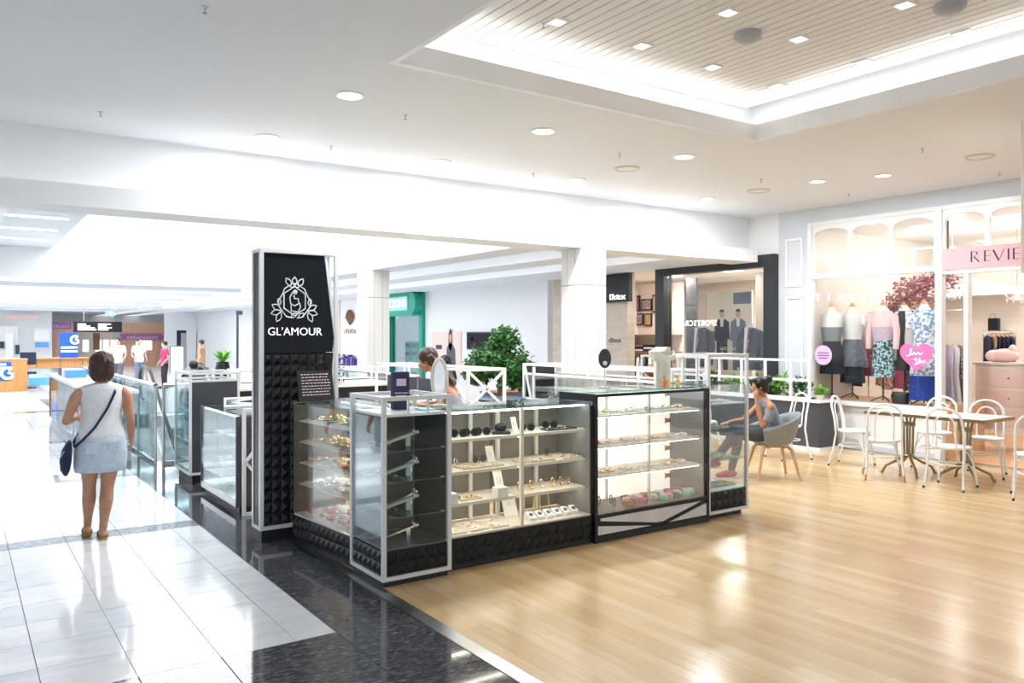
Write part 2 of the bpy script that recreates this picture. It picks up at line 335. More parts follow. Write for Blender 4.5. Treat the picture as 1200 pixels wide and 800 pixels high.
for mt in ('tile_white', 'tile_grey', 'granite'):
    mb = MB()
    for c, sx, sy, m_ in rest:
        if m_ == mt: mb.box(c[0] - sx / 2 + .002, c[0] + sx / 2 - .002, c[1] - sy / 2 + .002, c[1] + sy / 2 - .002, -.012, 0)
    if mt == 'tile_white': mb.box(-9, -.475, -7, 58, -.012, 0).box(-.47, 1.76, -7, 2.655, -.012, 0).box(2.235, 10.9, 24, 58, -.012, 0).box(2.235, VX1 + .2, VY1 + .2, 24, -.012, 0).box(VX1 + .2, 10.9, VY0, 24, -.012, 0)
    if mt == 'granite': mb.box(2.23, 10.9, 10.36, VY0, -.012, 0).box(1.765, 2.225, -7, 2.65, -.012, 0)
    o = mb.build('far_tiles', mt, floor); o['kind'] = 'stuff'
# brass-coloured edge strip and the timber boards
MB().box(2.233, WOOD_X - .002, -7, 10.35, -.012, .001).build('edge_strip', 'steel', floor)
pl = []
nrow = int((10.9 - WOOD_X) / PLW)
for cx in range(nrow):
    st = (cx * .381966 % 1) * PLL
    for k in range(-3, 8):
        y0, y1 = k * PLL - st, (k + 1) * PLL - st; y0c, y1c = max(y0, -3), min(y1, 10.35)
        if y1c - y0c < .05: continue
        pl.append(((WOOD_X + (cx + .5) * PLW, (y0c + y1c) / 2, 0), y1c - y0c))
def plvis(c, ln): return any(inframe((c[0], c[1] + t * ln / 2, 0), 5) for t in (-1, -.5, 0, .5, 1)) and not (2.5 < c[0] < 6.1 and 4.95 < c[1] - ln / 2)
pv = sorted([q for q in pl if plvis(*q)], key=lambda q: q[0][0] ** 2 + q[0][1] ** 2)
near = set(id(q) for q in pv[:300])
mb = MB()
for q in pl:
    c, ln = q
    if id(q) in near: piece('floorboard', c, PLW, ln, 'plank', floor, .00025)
    else: mb.box(c[0] - PLW / 2 + .0004, c[0] + PLW / 2 - .0004, c[1] - ln / 2 + .0004, c[1] + ln / 2 - .0004, -.012, 0)
o = mb.build('far_floorboards', 'plank', floor); o['kind'] = 'stuff'
# lower level seen down the void
struct('floor_lower', MB().box(-2, 12, 6, 30, -4.7, -4.5), 'white', 'pale floor of the level below, seen down the void', 'floor')

# ================================================================ CEILINGS
RX0, RX1, RY0, RY1 = 2.61, 6.62, -1.2, 5.17           # recess with the slatted ceiling
mb = MB()
for x0, x1, y0, y1 in ((-9, RX0 - .05, -7, 8.65), (RX1 + .05, 10.9, -7, 8.65), (RX0 - .05, RX1 + .05, RY1 + .05, 8.65), (RX0 - .05, RX1 + .05, -7, RY0 - .05)): mb.box(x0, x1, y0, y1, H, H + .04)
ceiling = struct('ceiling', mb, 'ceil', 'flat white ceiling over the kiosk with a slatted recess', 'ceiling')
g_ = .34
for nm, b in (('recess_lip', (RX0 - .05, RX0, RY0, RY1 + .05)), ('recess_lip', (RX1, RX1 + .05, RY0, RY1 + .05)), ('recess_lip', (RX0, RX1, RY1, RY1 + .05)), ('recess_lip', (RX0, RX1, RY0 - .05, RY0))):
    bx(ceiling, nm, *b, H - .002, H + .16, 'white')
for b in ((RX0 - g_ - .05, RX0 - g_, RY0 - g_, RY1 + g_), (RX1 + g_, RX1 + g_ + .05, RY0 - g_, RY1 + g_), (RX0 - g_, RX1 + g_, RY1 + g_, RY1 + g_ + .05), (RX0 - g_, RX1 + g_, RY0 - g_ - .05, RY0 - g_)):
    bx(ceiling, 'recess_wall', *b, H + .04, H + .49, 'white')
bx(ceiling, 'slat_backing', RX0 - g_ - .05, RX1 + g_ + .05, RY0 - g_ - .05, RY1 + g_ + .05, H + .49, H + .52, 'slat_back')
for b in ((RX0 - .17, RX0 - .1, RY0, RY1 + .1), (RX1 + .1, RX1 + .17, RY0, RY1 + .1), (RX0, RX1, RY1 + .1, RY1 + .17)):
    tag(bx(ceiling, 'cove_strip', *b, H + .05, H + .075, 'cove'), 'hidden light strip behind the lip')
sl = None; n_sl = int((RX1 - RX0 + 2 * g_) / .1)
for i in range(n_sl):
    x = RX0 - g_ + .05 + i * .1
    if sl is None:
        me = MB().box(-.045, .045, RY0 - g_ + .01, RY1 + g_ - .01, 0, .025).mesh('ceiling_slat', bevel=.003); me.materials.append(M['slat']); sl = me
    o = put('ceiling_slat', sl, ceiling); o.location = (x, 0, H + .44)
# bulkhead with its cove, across the hall
bk = MB().box(-9, 10.9, 8.65, 8.72, HL, H)
bulk = struct('wall_bulkhead', bk, 'white', 'long white bulkhead across the hall, washed by a hidden cove light', 'bulkhead')
bx(bulk, 'cove_lip', -9, 10.55, 8.2, 8.25, 2.86, 3.06, 'wall'); bx(bulk, 'soffit', -9, 10.55, 8.25, 8.72, 2.86, 2.9, 'wall')
bx(bulk, 'cove_strip', -9, 10.5, 8.34, 8.42, 2.9, 2.92, 'cove_soft')
# atrium well with skylight behind the bulkhead
atr = MB().box(.4, 6.1, 20, 20.1, HL, 5.4).box(6.1, 6.2, 8.72, 20.1, HL - .06, 5.4).box(.3, .4, 8.72, 20, HL, 3.0).box(.4, 6.1, 8.64, 8.72, H + .05, 5.4)
well = struct('wall_atrium', atr, 'white', 'bright white walls of the skylit atrium well behind the bulkhead', 'wall')
bx(well, 'skylight', 1.7, 6.1, 8.72, 20, 5.4, 5.45, 'skylight')
bx(well, 'side_ceiling', .3, 1.7, 8.72, 20, 3.6, 3.68, 'ceil'); bx(well, 'side_wall', .3, .4, 8.72, 20, 3.0, 3.6, 'white'); bx(well, 'upper_wall', 1.6, 1.7, 8.72, 20, 3.68, 5.4, 'white')
for i in range(6): bx(well, 'light_strip', .42, 1.5, 9.6 + 1.75 * i, 9.72 + 1.75 * i, 3.588, 3.6, 'strip_soft')
# low ceilings beyond
lc = MB().box(-9, .3, 8.72, 58, HL, HL + .05).box(.3, 6.2, 20.1, 58, HL, HL + .05)
for x0, x1 in ((6.2, 7.0), (7.9, 8.6), (9.5, 10.9)): lc.box(x0, x1, 8.72, 58, HL, HL + .05)
lowc = struct('ceiling_low', lc, 'ceil', 'low white ceiling of the far mall with glowing light troughs', 'ceiling')
for x0, x1 in ((7.0, 7.9), (8.6, 9.5)):
    bx(lowc, 'trough', x0 - .02, x1 + .02, 8.72, 40, HL + .22, HL + .25, 'ceil'); bx(lowc, 'trough_side', x0 - .03, x0, 8.72, 40, HL + .05, HL + .25, 'ceil'); bx(lowc, 'trough_side', x1, x1 + .03, 8.72, 40, HL + .05, HL + .25, 'ceil')
    bx(lowc, 'light_trough', x0 + .1, x0 + .3, 9, 40, HL + .12, HL + .15, 'trough')
for y in (21.5, 24.5, 28, 32, 36.5, 41.5):
    bx(lowc, 'ceiling_beam', -9, 6.2, y, y + .5, HL - .1, HL, 'ceil'); bx(lowc, 'light_trough', -9, 6.2, y + 1.0, y + 1.7, HL - .012, HL, 'far_panel')

# ================================================================ PILLARS
def pillar(x, y, label):
    t = thing('pillar', label, 'pillar', (x + .22, y + .22, 0)); t['kind'] = 'structure'
    bx(t, 'lower_cladding', x, x + .44, y, y + .44, 0, 2.36, 'offwhite', .004)
    bx(t, 'upper_cladding', x, x + .44, y, y + .44, 2.368, 2.86, 'offwhite', .004)
    for a in (.14, .3): bx(t, 'joint', x + a, x + a + .004, y - .001, y + .01, .02, 2.85, 'midgrey'); bx(t, 'joint', x - .001, x + .01, y + a, y + a + .004, .02, 2.85, 'midgrey')
    bx(t, 'joint', x + .003, x + .437, y + .003, y + .437, 2.36, 2.368, 'midgrey')
    return t
pillar(6.87, 8.2, 'square clad pillar nearest the black framed shop window'); pillar(6.0, 13.1, 'square white pillar in front of the green framed shop')

# ================================================================ CEILING FITTINGS
def downlight(p, label, r=.1, light=True):
    t = thing('downlight', label, 'downlight', (p.x, p.y, p.z), group='round downlights in the flat ceiling')
    MB().lathe([(r + .025, 0), (r + .025, -.008), (r + .004, -.014), (r, -.014), (r, -.004), (r + .002, 0)], 20, p).build('trim_ring', 'white', t, smooth=True)
    MB().lathe([(r, -.004), (r, -.009)], 20, p).build('lens', 'lamp_disc', t)
    if light:
        l = bpy.data.lights.new('downlight_lamp', 'AREA'); l.shape = 'DISK'; l.size = 2 * r; l.energy = DOWN; l.color = (.94, .97, 1)
        o = bpy.data.objects.new('lamp', l); C.objects.link(o); o.parent = t; o.location = (0, 0, -.03)
where = ['nearest the slatted recess on the left', 'above the sign tower', 'between the recess edge and the bulkhead', 'left of centre close to the bulkhead', 'small far one above the pillar', 'below the corner of the recess', 'above the dress shop window, left one', 'above the dress shop window, right one', 'farthest one by the end of the bulkhead']
for (x, y), w in zip(((410, 111), (313, 160), (637, 153), (516, 189), (676, 210), (802, 183), (958, 212), (1035, 205), (829, 232)), where):
    downlight(G(x, y, H), 'round white downlight ' + w, .1 if y < 200 else .085)
for (x, y), w in zip(((735, 197), (889, 223), (1148, 183)), ('in the middle of the ceiling', 'near the bulkhead end', 'above the dress shop sign')):
    p = G(x, y, H); t = thing('ceiling_speaker', 'flat round ceiling speaker with a tan rim ' + w, 'speaker', tuple(p))
    MB().lathe([(.15, 0), (.15, -.012), (.125, -.018), (.125, -.008)], 24, p).build('rim', 'beige', t, smooth=True)
    MB().lathe([(.125, -.002), (.125, -.01)], 24, p).build('grille', 'offwhite', t)
def sprinkler(p, label):
    t = thing('sprinkler', label, 'sprinkler', tuple(p))
    MB().lathe([(.022, 0), (.022, -.004), (.007, -.006), (.007, -.022), (.003, -.025), (.003, -.036)], 10, p).build('body', 'steel', t, smooth=True)
    MB().lathe([(.012, -.036), (.012, -.039)], 10, p).build('deflector', 'midgrey', t)
wsp = ['top left corner of the photo', 'far left over the walkway', 'between two downlights left of centre', 'just left of the sign tower top', 'right of the middle speaker', 'close to the bulkhead centre', 'by the far speaker', 'right of the recess corner', 'at the far right over the shop sign', 'above the dress shop window corner']
for (x, y), w in zip(((240, 8), (118, 131), (475, 135), (388, 171), (726, 180), (625, 203), (892, 210), (1081, 174), (1171, 202), (995, 227)), wsp): sprinkler(G(x, y, H), 'small sprinkler head, ' + w)
ZS = H + .44
for i, (x, y) in enumerate(((653, 25), (752, 53), (853, 14), (835, 78), (936, 45), (911, 100), (1012, 72), (1060, 5), (1130, 38))):
    p = G(x, y, ZS)
    t = thing('slat_downlight', 'small square downlight in the slatted recess, ' + ['leftmost of all', 'second from left', 'top row centre', 'front row left', 'middle row centre', 'nearest the recess corner', 'front row right', 'top right', 'rightmost of all'][i], 'downlight', tuple(p), group='square downlights between the slats')
    fr = MB()
    for b in ((-.07, .07, -.07, -.05), (-.07, .07, .05, .07), (-.07, -.05, -.05, .05), (.05, .07, -.05, .05)): fr.box(p.x + b[0], p.x + b[1], p.y + b[2], p.y + b[3], p.z - .012, p.z)
    fr.build('frame', 'white', t); bx(t, 'lens', p.x - .05, p.x + .05, p.y - .05, p.y + .05, p.z - .006, p.z, 'lamp_warm')
for x, y, w in ((876, 39, 'in the middle of the slats'), (1113, 5, 'at the top edge of the photo')):
    p = G(x, y, ZS); t = thing('dome_speaker', 'grey dome speaker hung under the slatted ceiling ' + w, 'speaker', tuple(p))
    MB().lathe([(.11, 0), (.11, -.02), (.1, -.045), (.07, -.065), (.001, -.075)], 20, p).build('dome', 'speaker_grey', t, smooth=True)
    bx(t, 'bracket', p.x + .1, p.x + .16, p.y - .01, p.y + .01, p.z - .012, p.z, 'midgrey')
sprinkler(G(637, 27, ZS), 'dark sprinkler head among the slats beside the leftmost square light')
# cream sign edge hanging from the ceiling at the far right
p = G(1196, 139, H); t = thing('hanging_sign', 'tall cream sign panel hanging from the ceiling, cut off by the right edge', 'sign', (p.x + .3, p.y, 2.2))
bx(t, 'panel', p.x, p.x + .9, p.y - .03, p.y, 2.25, H - .02, 'warmwhite', .004); bx(t, 'bracket', p.x + .2, p.x + .24, p.y - .02, p.y - .01, H - .02, H, 'steel')

# ================================================================ RIGHT WALL
WX = 10.9
mb = MB().box(WX, WX + .15, -7, 8.06, 3.43, H).box(WX, WX + .15, 7.5, 8.06, 0, 3.43)
wr = struct('wall_right', mb, 'wall_blue', 'pale blue grey wall and bulkhead around the dress shop', 'wall')
for z0, z1 in ((2.45, 3.22), (.75, 2.3)):
    for b in ((7.6, 7.64, z0, z1), (7.88, 7.92, z0, z1), (7.64, 7.88, z0, z0 + .04), (7.64, 7.88, z1 - .04, z1)):
        bx(wr, 'moulding', WX - .025, WX, *b, 'white', .004)
wu = MB().box(WX, WX + .15, 8.06, 58, 3.0, H).box(WX, WX + .15, 14.2, 19.9, 0, 3.0).box(WX, WX + .15, 22.2, 26, 0, 3.0).box(WX, WX + .15, 28, 58, 0, 3.0)
struct('wall_right_far', wu, 'wall', 'plain white wall behind the potted tree', 'wall')
tr = MB().box(WX, WX + .2, 11.6, 14.0, 0, 3.0)
struct('wall_travertine', tr, 'travertine', 'beige stone wall beside the menswear entrance', 'wall')
struct('wall_far', MB().box(-9, 16, 55, 55.2, 0, HL), 'wall', 'far white end wall of the mall', 'wall')
# ================================================================ KIOSK
def frame_box(t, x0, x1, y0, y1, z0, z1, w=.03, rails_z=(), mt='white'):
    """four corner posts and the rails between them"""
    for x in (x0, x1 - w):
        for y in (y0, y1 - w): bx(t, 'post', x, x + w, y, y + w, z0, z1, mt, .002)
    for z in (z0, z1 - w) + tuple(rails_z):
        for y in (y0, y1 - w): bx(t, 'rail', x0 + w, x1 - w, y + .001, y + w - .001, z + .001, z + w - .001, mt)
        for x in (x0, x1 - w): bx(t, 'rail', x + .001, x + w - .001, y0 + w, y1 - w, z + .001, z + w - .001, mt)
X_, Y_, Z_ = Vector((1, 0, 0)), Vector((0, 1, 0)), Vector((0, 0, 1))
def studs(t, x, y, zs, ax):
    for z in zs:
        m_ = MB(); a = Vector((x, y, z)); m_.tube([a - ax * .014, a + ax * .014], .011, 8); m_.build('shelf_stud', 'chrome', t, smooth=True)
TOPZ = 1.15
# ---- corner cabinet in the white frame
t = corner = thing('corner_cabinet', 'white framed glass corner cabinet with dark interior at the near corner of the kiosk', 'display cabinet', (2.625, 5.12, 0))
bx(t, 'plinth', 2.38, 2.87, 4.885, 5.38, 0, .04, 'black_matte')
frame_box(t, 2.36, 2.89, 4.86, 5.40, .04, 1.27)
bx(t, 'base', 2.375, 2.875, 4.875, 5.385, .071, .235, 'black_matte')
MB().pyramids((2.392, 4.874, .072), X_, Z_, -Y_, .466, .16, 6, 2, .022).build('pyramid_panel', 'black', t)
MB().pyramids((2.374, 5.368, .072), -Y_, Z_, -X_, .466, .16, 6, 2, .022).build('pyramid_panel', 'black', t)
bx(t, 'floor_panel', 2.39, 2.86, 4.89, 5.37, .236, .246, 'midgrey')
bx(t, 'glass_pane', 2.392, 2.858, 4.872, 4.878, .25, 1.128, 'glass_cab'); bx(t, 'glass_pane', 2.372, 2.378, 4.892, 5.368, .25, 1.128, 'glass_blue')
bx(t, 'back_panel', 2.39, 2.86, 5.372, 5.382, .25, 1.128, 'taupe'); bx(t, 'side_panel', 2.862, 2.872, 4.892, 5.368, .25, 1.128, 'darkgrey')
bx(t, 'counter_top', 2.392, 2.858, 4.892, 5.368, 1.13, TOPZ, 'white_gloss', .002)
CZ = (.45, .69, .90)
for z in CZ: bx(t, 'shelf', 2.40, 2.85, 4.90, 5.36, z - .008, z, 'glass_edge')
studs(t, 2.845, 4.91, CZ, X_); studs(t, 2.40, 5.34, CZ, Y_)
for x in (2.55, 2.70): bx(t, 'picket', x, x + .014, 4.867, 4.883, 1.152, 1.24, 'white')
# ---- front glass counter
t = fcount = thing('glass_counter', 'long glass counter between the corner cabinet and the black framed unit', 'display counter', (3.55, 5.16, 0))
bx(t, 'plinth', 2.90, 4.20, 4.955, 5.38, 0, .045, 'black_matte')
bx(t, 'base', 2.895, 4.205, 4.945, 5.395, .045, .225, 'black_matte')
MB().pyramids((2.895, 4.944, .047), X_, Z_, -Y_, 1.308, .176, 16, 2, .022).build('pyramid_panel', 'black', t)
bx(t, 'deck', 2.895, 4.20, 4.955, 5.37, .226, .24, 'cream')
bx(t, 'glass_pane', 2.895, 3.548, 4.942, 4.948, .242, 1.128, 'glass_cab'); bx(t, 'glass_pane', 3.552, 4.203, 4.942, 4.948, .242, 1.128, 'glass_cab')
bx(t, 'counter_top', 2.893, 4.203, 4.935, 5.395, 1.13, TOPZ, 'glass_top', .002)
for x0, x1 in ((2.895, 3.53), (3.57, 4.203)): bx(t, 'back_door', x0, x1, 5.384, 5.392, .245, 1.126, 'taupe')
bx(t, 'end_panel', 4.19, 4.2, 4.96, 5.38, .245, 1.126, 'midgrey'); bx(t, 'end_panel', 2.895, 2.903, 4.96, 5.38, .245, 1.126, 'warmwhite')
bx(t, 'mullion', 3.535, 3.56, 4.956, 4.98, .242, 1.128, 'warmwhite')
for x in (3.13, 3.33, 3.58, 3.95): bx(t, 'rear_stile', x, x + .028, 5.355, 5.38, .242, 1.128, 'warmwhite')
for z in (.62, .86): bx(t, 'rear_rail', 2.91, 4.18, 5.36, 5.375, z, z + .022, 'warmwhite')
FZ = (.46, .69, .925)
for z in FZ:
    for x0, x1 in ((2.906, 3.533), (3.562, 4.185)):
        s_ = bx(t, 'shelf', x0, x1, 5.0, 5.34, z - .022, z, 'cream'); bx(s_, 'led_strip', x0 + .02, x1 - .02, 5.06, 5.09, z - .03, z - .0225, 'led')
bx(t, 'led_strip', 2.92, 4.17, 5.0, 5.03, 1.112, 1.124, 'led')
studs(t, 4.183, 5.02, FZ, X_)
# ---- black framed unit with white lit back
t = bunit = thing('lit_display_unit', 'taller black framed display unit with a glowing white back and marble triangles below', 'display cabinet', (4.89, 5.1, 0))
UX0, UX1, UY0, UY1, UT = 4.215, 5.575, 4.86, 5.33, 1.225
bx(t, 'plinth', UX0, UX1, UY0, UY1, 0, .05, 'black_matte')
bx(t, 'side_panel', UX0, UX0 + .03, UY0, UY1, .05, UT - .022, 'black'); bx(t, 'side_panel', UX1 - .03, UX1, UY0, UY1, .05, UT - .022, 'black')
bx(t, 'rail', UX0 + .03, UX1 - .03, UY0, UY0 + .03, UT - .045, UT - .022, 'black'); bx(t, 'rail', UX0 + .03, UX1 - .03, UY0, UY0 + .03, .205, .228, 'black')
bx(t, 'top', UX0, UX1, UY0, UY1, UT - .021, UT, 'glass_top', .002)
bx(t, 'back_panel', UX0 + .03, UX1 - .03, UY1 - .02, UY1, .05, UT - .022, 'lit_back'); bx(t, 'deck', UX0 + .03, UX1 - .03, UY0 + .03, UY1 - .02, .215, .23, 'taupe')
bx(t, 'inner_side', UX1 - .04, UX1 - .0305, UY0 + .04, UY1 - .021, .235, UT - .05, 'midgrey')
bx(t, 'glass_pane', UX0 + .03, UX1 - .03, UY0 + .012, UY0 + .018, .229, UT - .046, 'glass_cab')
bx(t, 'base_panel', UX0 + .03, UX1 - .03, UY0 + .012, UY0 + .03, .05, .204, 'black')
tri = [((0, .012), (0, .085), (.60, .012)), ((.03, .125), (.03, .145), (1.22, .145), (.74, .03), (.66, .03)), ((.82, .012), (1.29, .12), (1.29, .012))]
for q in tri: MB().prism(q, (UX0 + .035, UY0 + .0115, .05), (1, 0, 0), (0, 0, 1), (0, -.008, 0)).build('marble_panel', 'marble_panel', t)
bx(t, 'mullion', 4.845, 4.865, UY0 + .03, UY0 + .05, .231, UT - .046, 'chrome'); bx(t, 'rear_post', 4.72, 4.735, UY1 - .04, UY1 - .021, .231, UT - .046, 'steel')
BZ = (.52, .765, 1.02)
for z in BZ: bx(t, 'shelf', UX0 + .032, UX1 - .042, UY0 + .06, UY1 - .022, z - .014, z, 'warmwhite'); bx(t, 'led_strip', UX0 + .05, UX1 - .06, UY0 + .075, UY0 + .09, z - .021, z - .0145, 'led')
bx(t, 'led_strip', UX0 + .05, UX1 - .05, UY0 + .04, UY0 + .06, UT - .04, UT - .0225, 'led')
for z in (.36, .62, .88, 1.13):
    hg = MB().box(UX1 - .075, UX1 - .045, UY1 - .03, UY1 - .022, z - .02, z + .02)
    for s_ in (-1, 1): hg.prism([(0, -.01), (.04 * s_, -.03), (.04 * s_, .03), (0, .01)], (UX1 - .075, UY1 - .034, z), (1, 0, 0), (0, 0, 1), (0, .008, 0))
    hg.build('hinge', 'gold', t)
studs(t, UX1 - .045, UY0 + .08, BZ, X_)
# ---- right end cabinet
t = rcab = thing('end_cabinet', 'tall narrow white framed glass cabinet at the right end of the kiosk', 'display cabinet', (5.89, 5.14, 0))
bx(t, 'plinth', 5.60, 6.1, 4.93, 5.38, 0, .045, 'black_matte')
frame_box(t, 5.585, 6.15, 4.88, 5.40, .045, 1.51)
bx(t, 'base', 5.6, 6.135, 4.896, 5.385, .076, .245, 'black_matte'); MB().pyramids((5.617, 4.895, .078), X_, Z_, -Y_, 0.5, .165, 6, 2, .022).build('pyramid_panel', 'black', t)
for b in ((5.616, 6.119, 4.892, 4.898), (5.616, 6.119, 5.382, 5.388)): bx(t, 'glass_pane', *b, .25, 1.22, 'glass')
for b in ((5.592, 5.598, 4.911, 5.369), (6.137, 6.143, 4.911, 5.369)): bx(t, 'glass_pane', *b, .25, 1.22, 'glass')
bx(t, 'deck', 5.6, 6.135, 4.9, 5.38, .246, .255, 'mint')
RZ = (.53, .80, 1.05)
for z in RZ: bx(t, 'shelf', 5.60, 6.13, 4.905, 5.375, z - .01, z, 'white_gloss' if z > 1 else 'glass_edge')
bx(t, 'glass_top', 5.6, 6.135, 4.9, 5.38, 1.222, 1.234, 'glass_top')
for x in (5.78, 5.98): bx(t, 'picket', x, x + .02, 5.372, 5.392, 1.236, 1.48, 'white')
# ---- left glass counter up to the tower
t = lcount = thing('glass_counter', 'short glass counter of trinkets between the sign tower and the corner cabinet', 'display counter', (2.6, 5.86, 0))
bx(t, 'plinth', 2.41, 2.86, 5.35, 6.32, 0, .045, 'black_matte'); bx(t, 'base', 2.385, 2.87, 5.345, 6.325, .045, .225, 'black_matte')
MB().pyramids((2.384, 6.323, .047), -Y_, Z_, -X_, .975, .176, 12, 2, .02).build('pyramid_panel', 'black', t)
bx(t, 'deck', 2.39, 2.86, 5.35, 6.31, .226, .24, 'cream')
bx(t, 'glass_pane', 2.38, 2.386, 5.345, 6.325, .242, 1.128, 'glass_cab'); bx(t, 'counter_top', 2.374, 2.87, 5.342, 6.328, 1.13, TOPZ, 'glass_top', .002)
bx(t, 'rear_glass', 2.86, 2.866, 5.345, 6.325, .242, 1.128, 'glass_cab'); bx(t, 'end_panel', 2.39, 2.858, 6.312, 6.324, .242, 1.128, 'taupe')
for y in (5.5, 5.8, 6.05): bx(t, 'rear_stile', 2.835, 2.858, y, y + .03, .242, 1.128, 'warmwhite')
LZ = (.48, .65, .82, .99)
for z in LZ:
    s_ = bx(t, 'shelf', 2.43, 2.83, 5.355, 6.30, z - .012, z, 'cream' if z < .9 else 'warmwhite'); bx(s_, 'led_strip', 2.79, 2.81, 5.44, 6.28, z - .02, z - .0125, 'led')
bx(t, 'led_strip', 2.79, 2.81, 5.44, 6.28, 1.112, 1.124, 'led')
# ---- sign tower
t = tower = thing('sign_tower', 'tall black sign tower with a white leaf emblem, lettering and moulded pyramids below', 'sign', (2.36, 6.44, 0))
TX0, TX1, TY0, TY1, TZ = 2.0, 2.67, 6.34, 6.56, 2.39
bx(t, 'plinth', 2.02, 2.65, 6.36, 6.54, 0, .1, 'black_matte')
frame_box(t, TX0, TX1, TY0, TY1, .1, TZ, .032)
bx(t, 'core', TX0 + .01, TX1 - .1, TY0 + .03, TY1 - .03, .133, TZ - .034, 'black_matte')
pan = [(.033, 1.54), (.62, 1.54), (.632, 1.66), (.545, 2.355), (.033, 2.355)]
MB().prism(pan, (TX0, TY0 + .012, 0), (1, 0, 0), (0, 0, 1), (0, .014, 0)).build('gloss_panel', 'black_gloss', t)
MB().pyramids((TX0 + .033, TY0 + .025, .135), X_, Z_, -Y_, .60, 1.40, 8, 15, .026).build('pyramid_panel', 'black', t)
st = MB()
st.bar((TX0 + .648, TY0 + .018, 1.66), (TX0 + .56, TY0 + .018, 2.36), .022, .02, (0, 1, 0)); st.bar((TX0 + .648, TY0 + .018, 1.66), (TX0 + .60, TY0 + .018, 1.0), .022, .02, (0, 1, 0))
st.build('slanted_trim', 'white', t)
EY = TY0 + .009
def ep(a, b): return Vector((TX0 + .29 + a, EY, 1.965 + b))
def ribbon(pts, r, closed=False): return MB().tube([ep(*q) for q in pts], r, 6, closed)
em = MB(); HX = .105
for pts, cl in (([(HX * math.sin(R(60 * i)), HX * 1.15 * math.cos(R(60 * i))) for i in range(6)], True),):
    em.tube([ep(*q) for q in pts], .006, 6, cl)
def leaf(cx, cy, an, ln, wd):
    d = Vector((math.cos(R(an)), math.sin(R(an)))); n = Vector((-d.y, d.x)); pts = []
    for i in range(9): s_ = i / 8; pts.append(d * (ln * s_) + n * (wd * math.sin(math.pi * s_)))
    for i in range(7, 0, -1): s_ = i / 8; pts.append(d * (ln * s_) - n * (wd * math.sin(math.pi * s_)))
    em.tube([ep(cx + q.x, cy + q.y) for q in pts], .0045, 6, True)
for an, dx in ((90, 0), (125, -.03), (55, .03)): leaf(dx, .125, an, .075, .02)
for s_ in (-1, 1):
    leaf(s_ * .045, .115, 90 + s_ * 65, .06, .018) if False else leaf(s_ * .04, .118, 90 + s_ * 62, .05, .016)
    em.tube([ep(s_ * .05, .125), ep(s_ * .085, .10), ep(s_ * .10, .06)], .005, 6)
    em.tube([ep(s_ * .10, .06), ep(s_ * .135, .0), ep(s_ * .13, -.05), ep(s_ * .10, -.09)], .005, 6)
    leaf(s_ * .125, -.035, 90 - s_ * 10 + 0, .055, .015)
    for an in (150, 195, 245): leaf(s_ * .115, -.075 - (an - 150) * .0002, an if s_ < 0 else 180 - an, .085, .021)
    em.tube([ep(s_ * .10, -.09), ep(s_ * .07, -.13), ep(s_ * .02, -.14)], .005, 6)
    leaf(s_ * .03, -.135, 90 + s_ * 55 if s_ < 0 else 35, .06, .015)
em.tube([ep(.02, .075), ep(-.02, .07), ep(-.04, .03), ep(-.035, -.02), ep(.0, -.04), ep(.035, -.02), ep(.03, .02), ep(0, .02), ep(-.01, .05)], .0055, 6)
em.tube([ep(-.03, -.03), ep(-.03, -.08), ep(.03, -.09), ep(.05, -.05), ep(.04, -.01)], .0055, 6); em.ball(ep(.005, .075), .02, .006, .02)
em.build('leaf_emblem', 'white_gloss', t, smooth=True)
lettering(t, "GL'AMOUR", .093, (TX0 + .295, EY - .001, 1.71), X_, Z_, 'sign_white', ext=.003, bold=-.0012)
# ---- low glass case behind the tower
t = thing('low_glass_case', 'low glass case with a black end panel behind the sign tower', 'display cabinet', (2.39, 8.27, 0))
bx(t, 'plinth', 2.19, 2.60, 7.64, 8.92, 0, .06, 'black_matte'); bx(t, 'end_panel', 2.15, 2.63, 7.6, 7.63, .06, .915, 'charcoal'); bx(t, 'end_panel', 2.15, 2.63, 8.91, 8.94, .06, .915, 'charcoal')
bx(t, 'bottom_frame', 2.15, 2.63, 7.63, 8.91, .06, .12, 'steel'); bx(t, 'glass_pane', 2.153, 2.16, 7.632, 8.26, .121, .91, 'glass_blue'); bx(t, 'glass_pane', 2.153, 2.16, 8.27, 8.908, .121, .91, 'glass_blue')
bx(t, 'back_panel', 2.6, 2.62, 7.632, 8.908, .121, .91, 'warmwhite'); bx(t, 'deck', 2.17, 2.59, 7.64, 8.9, .12, .13, 'cream')
bx(t, 'glass_top', 2.15, 2.63, 7.6, 8.94, .916, .932, 'glass_top', .002)
for z in (.38, .66): bx(t, 'shelf', 2.18, 2.59, 7.64, 8.9, z - .008, z, 'glass_edge')
bx(t, 'led_strip', 2.18, 2.2, 7.66, 8.88, .9, .912, 'led')
def zframe(t, x0, x1, y, z0, z1, w=.026, k=True):
    for x in (x0, x1 - w): bx(t, 'post', x, x + w, y, y + w, z0, z1, 'white')
    for z in (z0, z1 - w): bx(t, 'rail', x0 + w, x1 - w, y, y + w, z, z + w, 'white')
    if k:
        zm = (z0 + z1) / 2
        for a in (z0 + w, z1 - w): MB().bar((x0 + w, y + w / 2, zm), (x1 - w, y + w / 2, a), w * .8, w * .8, (0, 1, 0)).build('brace', 'white', t)
zframe(t, 2.28, 2.62, 8.5, .933, 1.03, .022)
t = thing('brace_gate', 'low white gate with crossed braces beside the sign tower', 'gate', (2.385, 7.475, 0)); zframe(t, 2.17, 2.60, 7.46, 0, 1.0, .03)
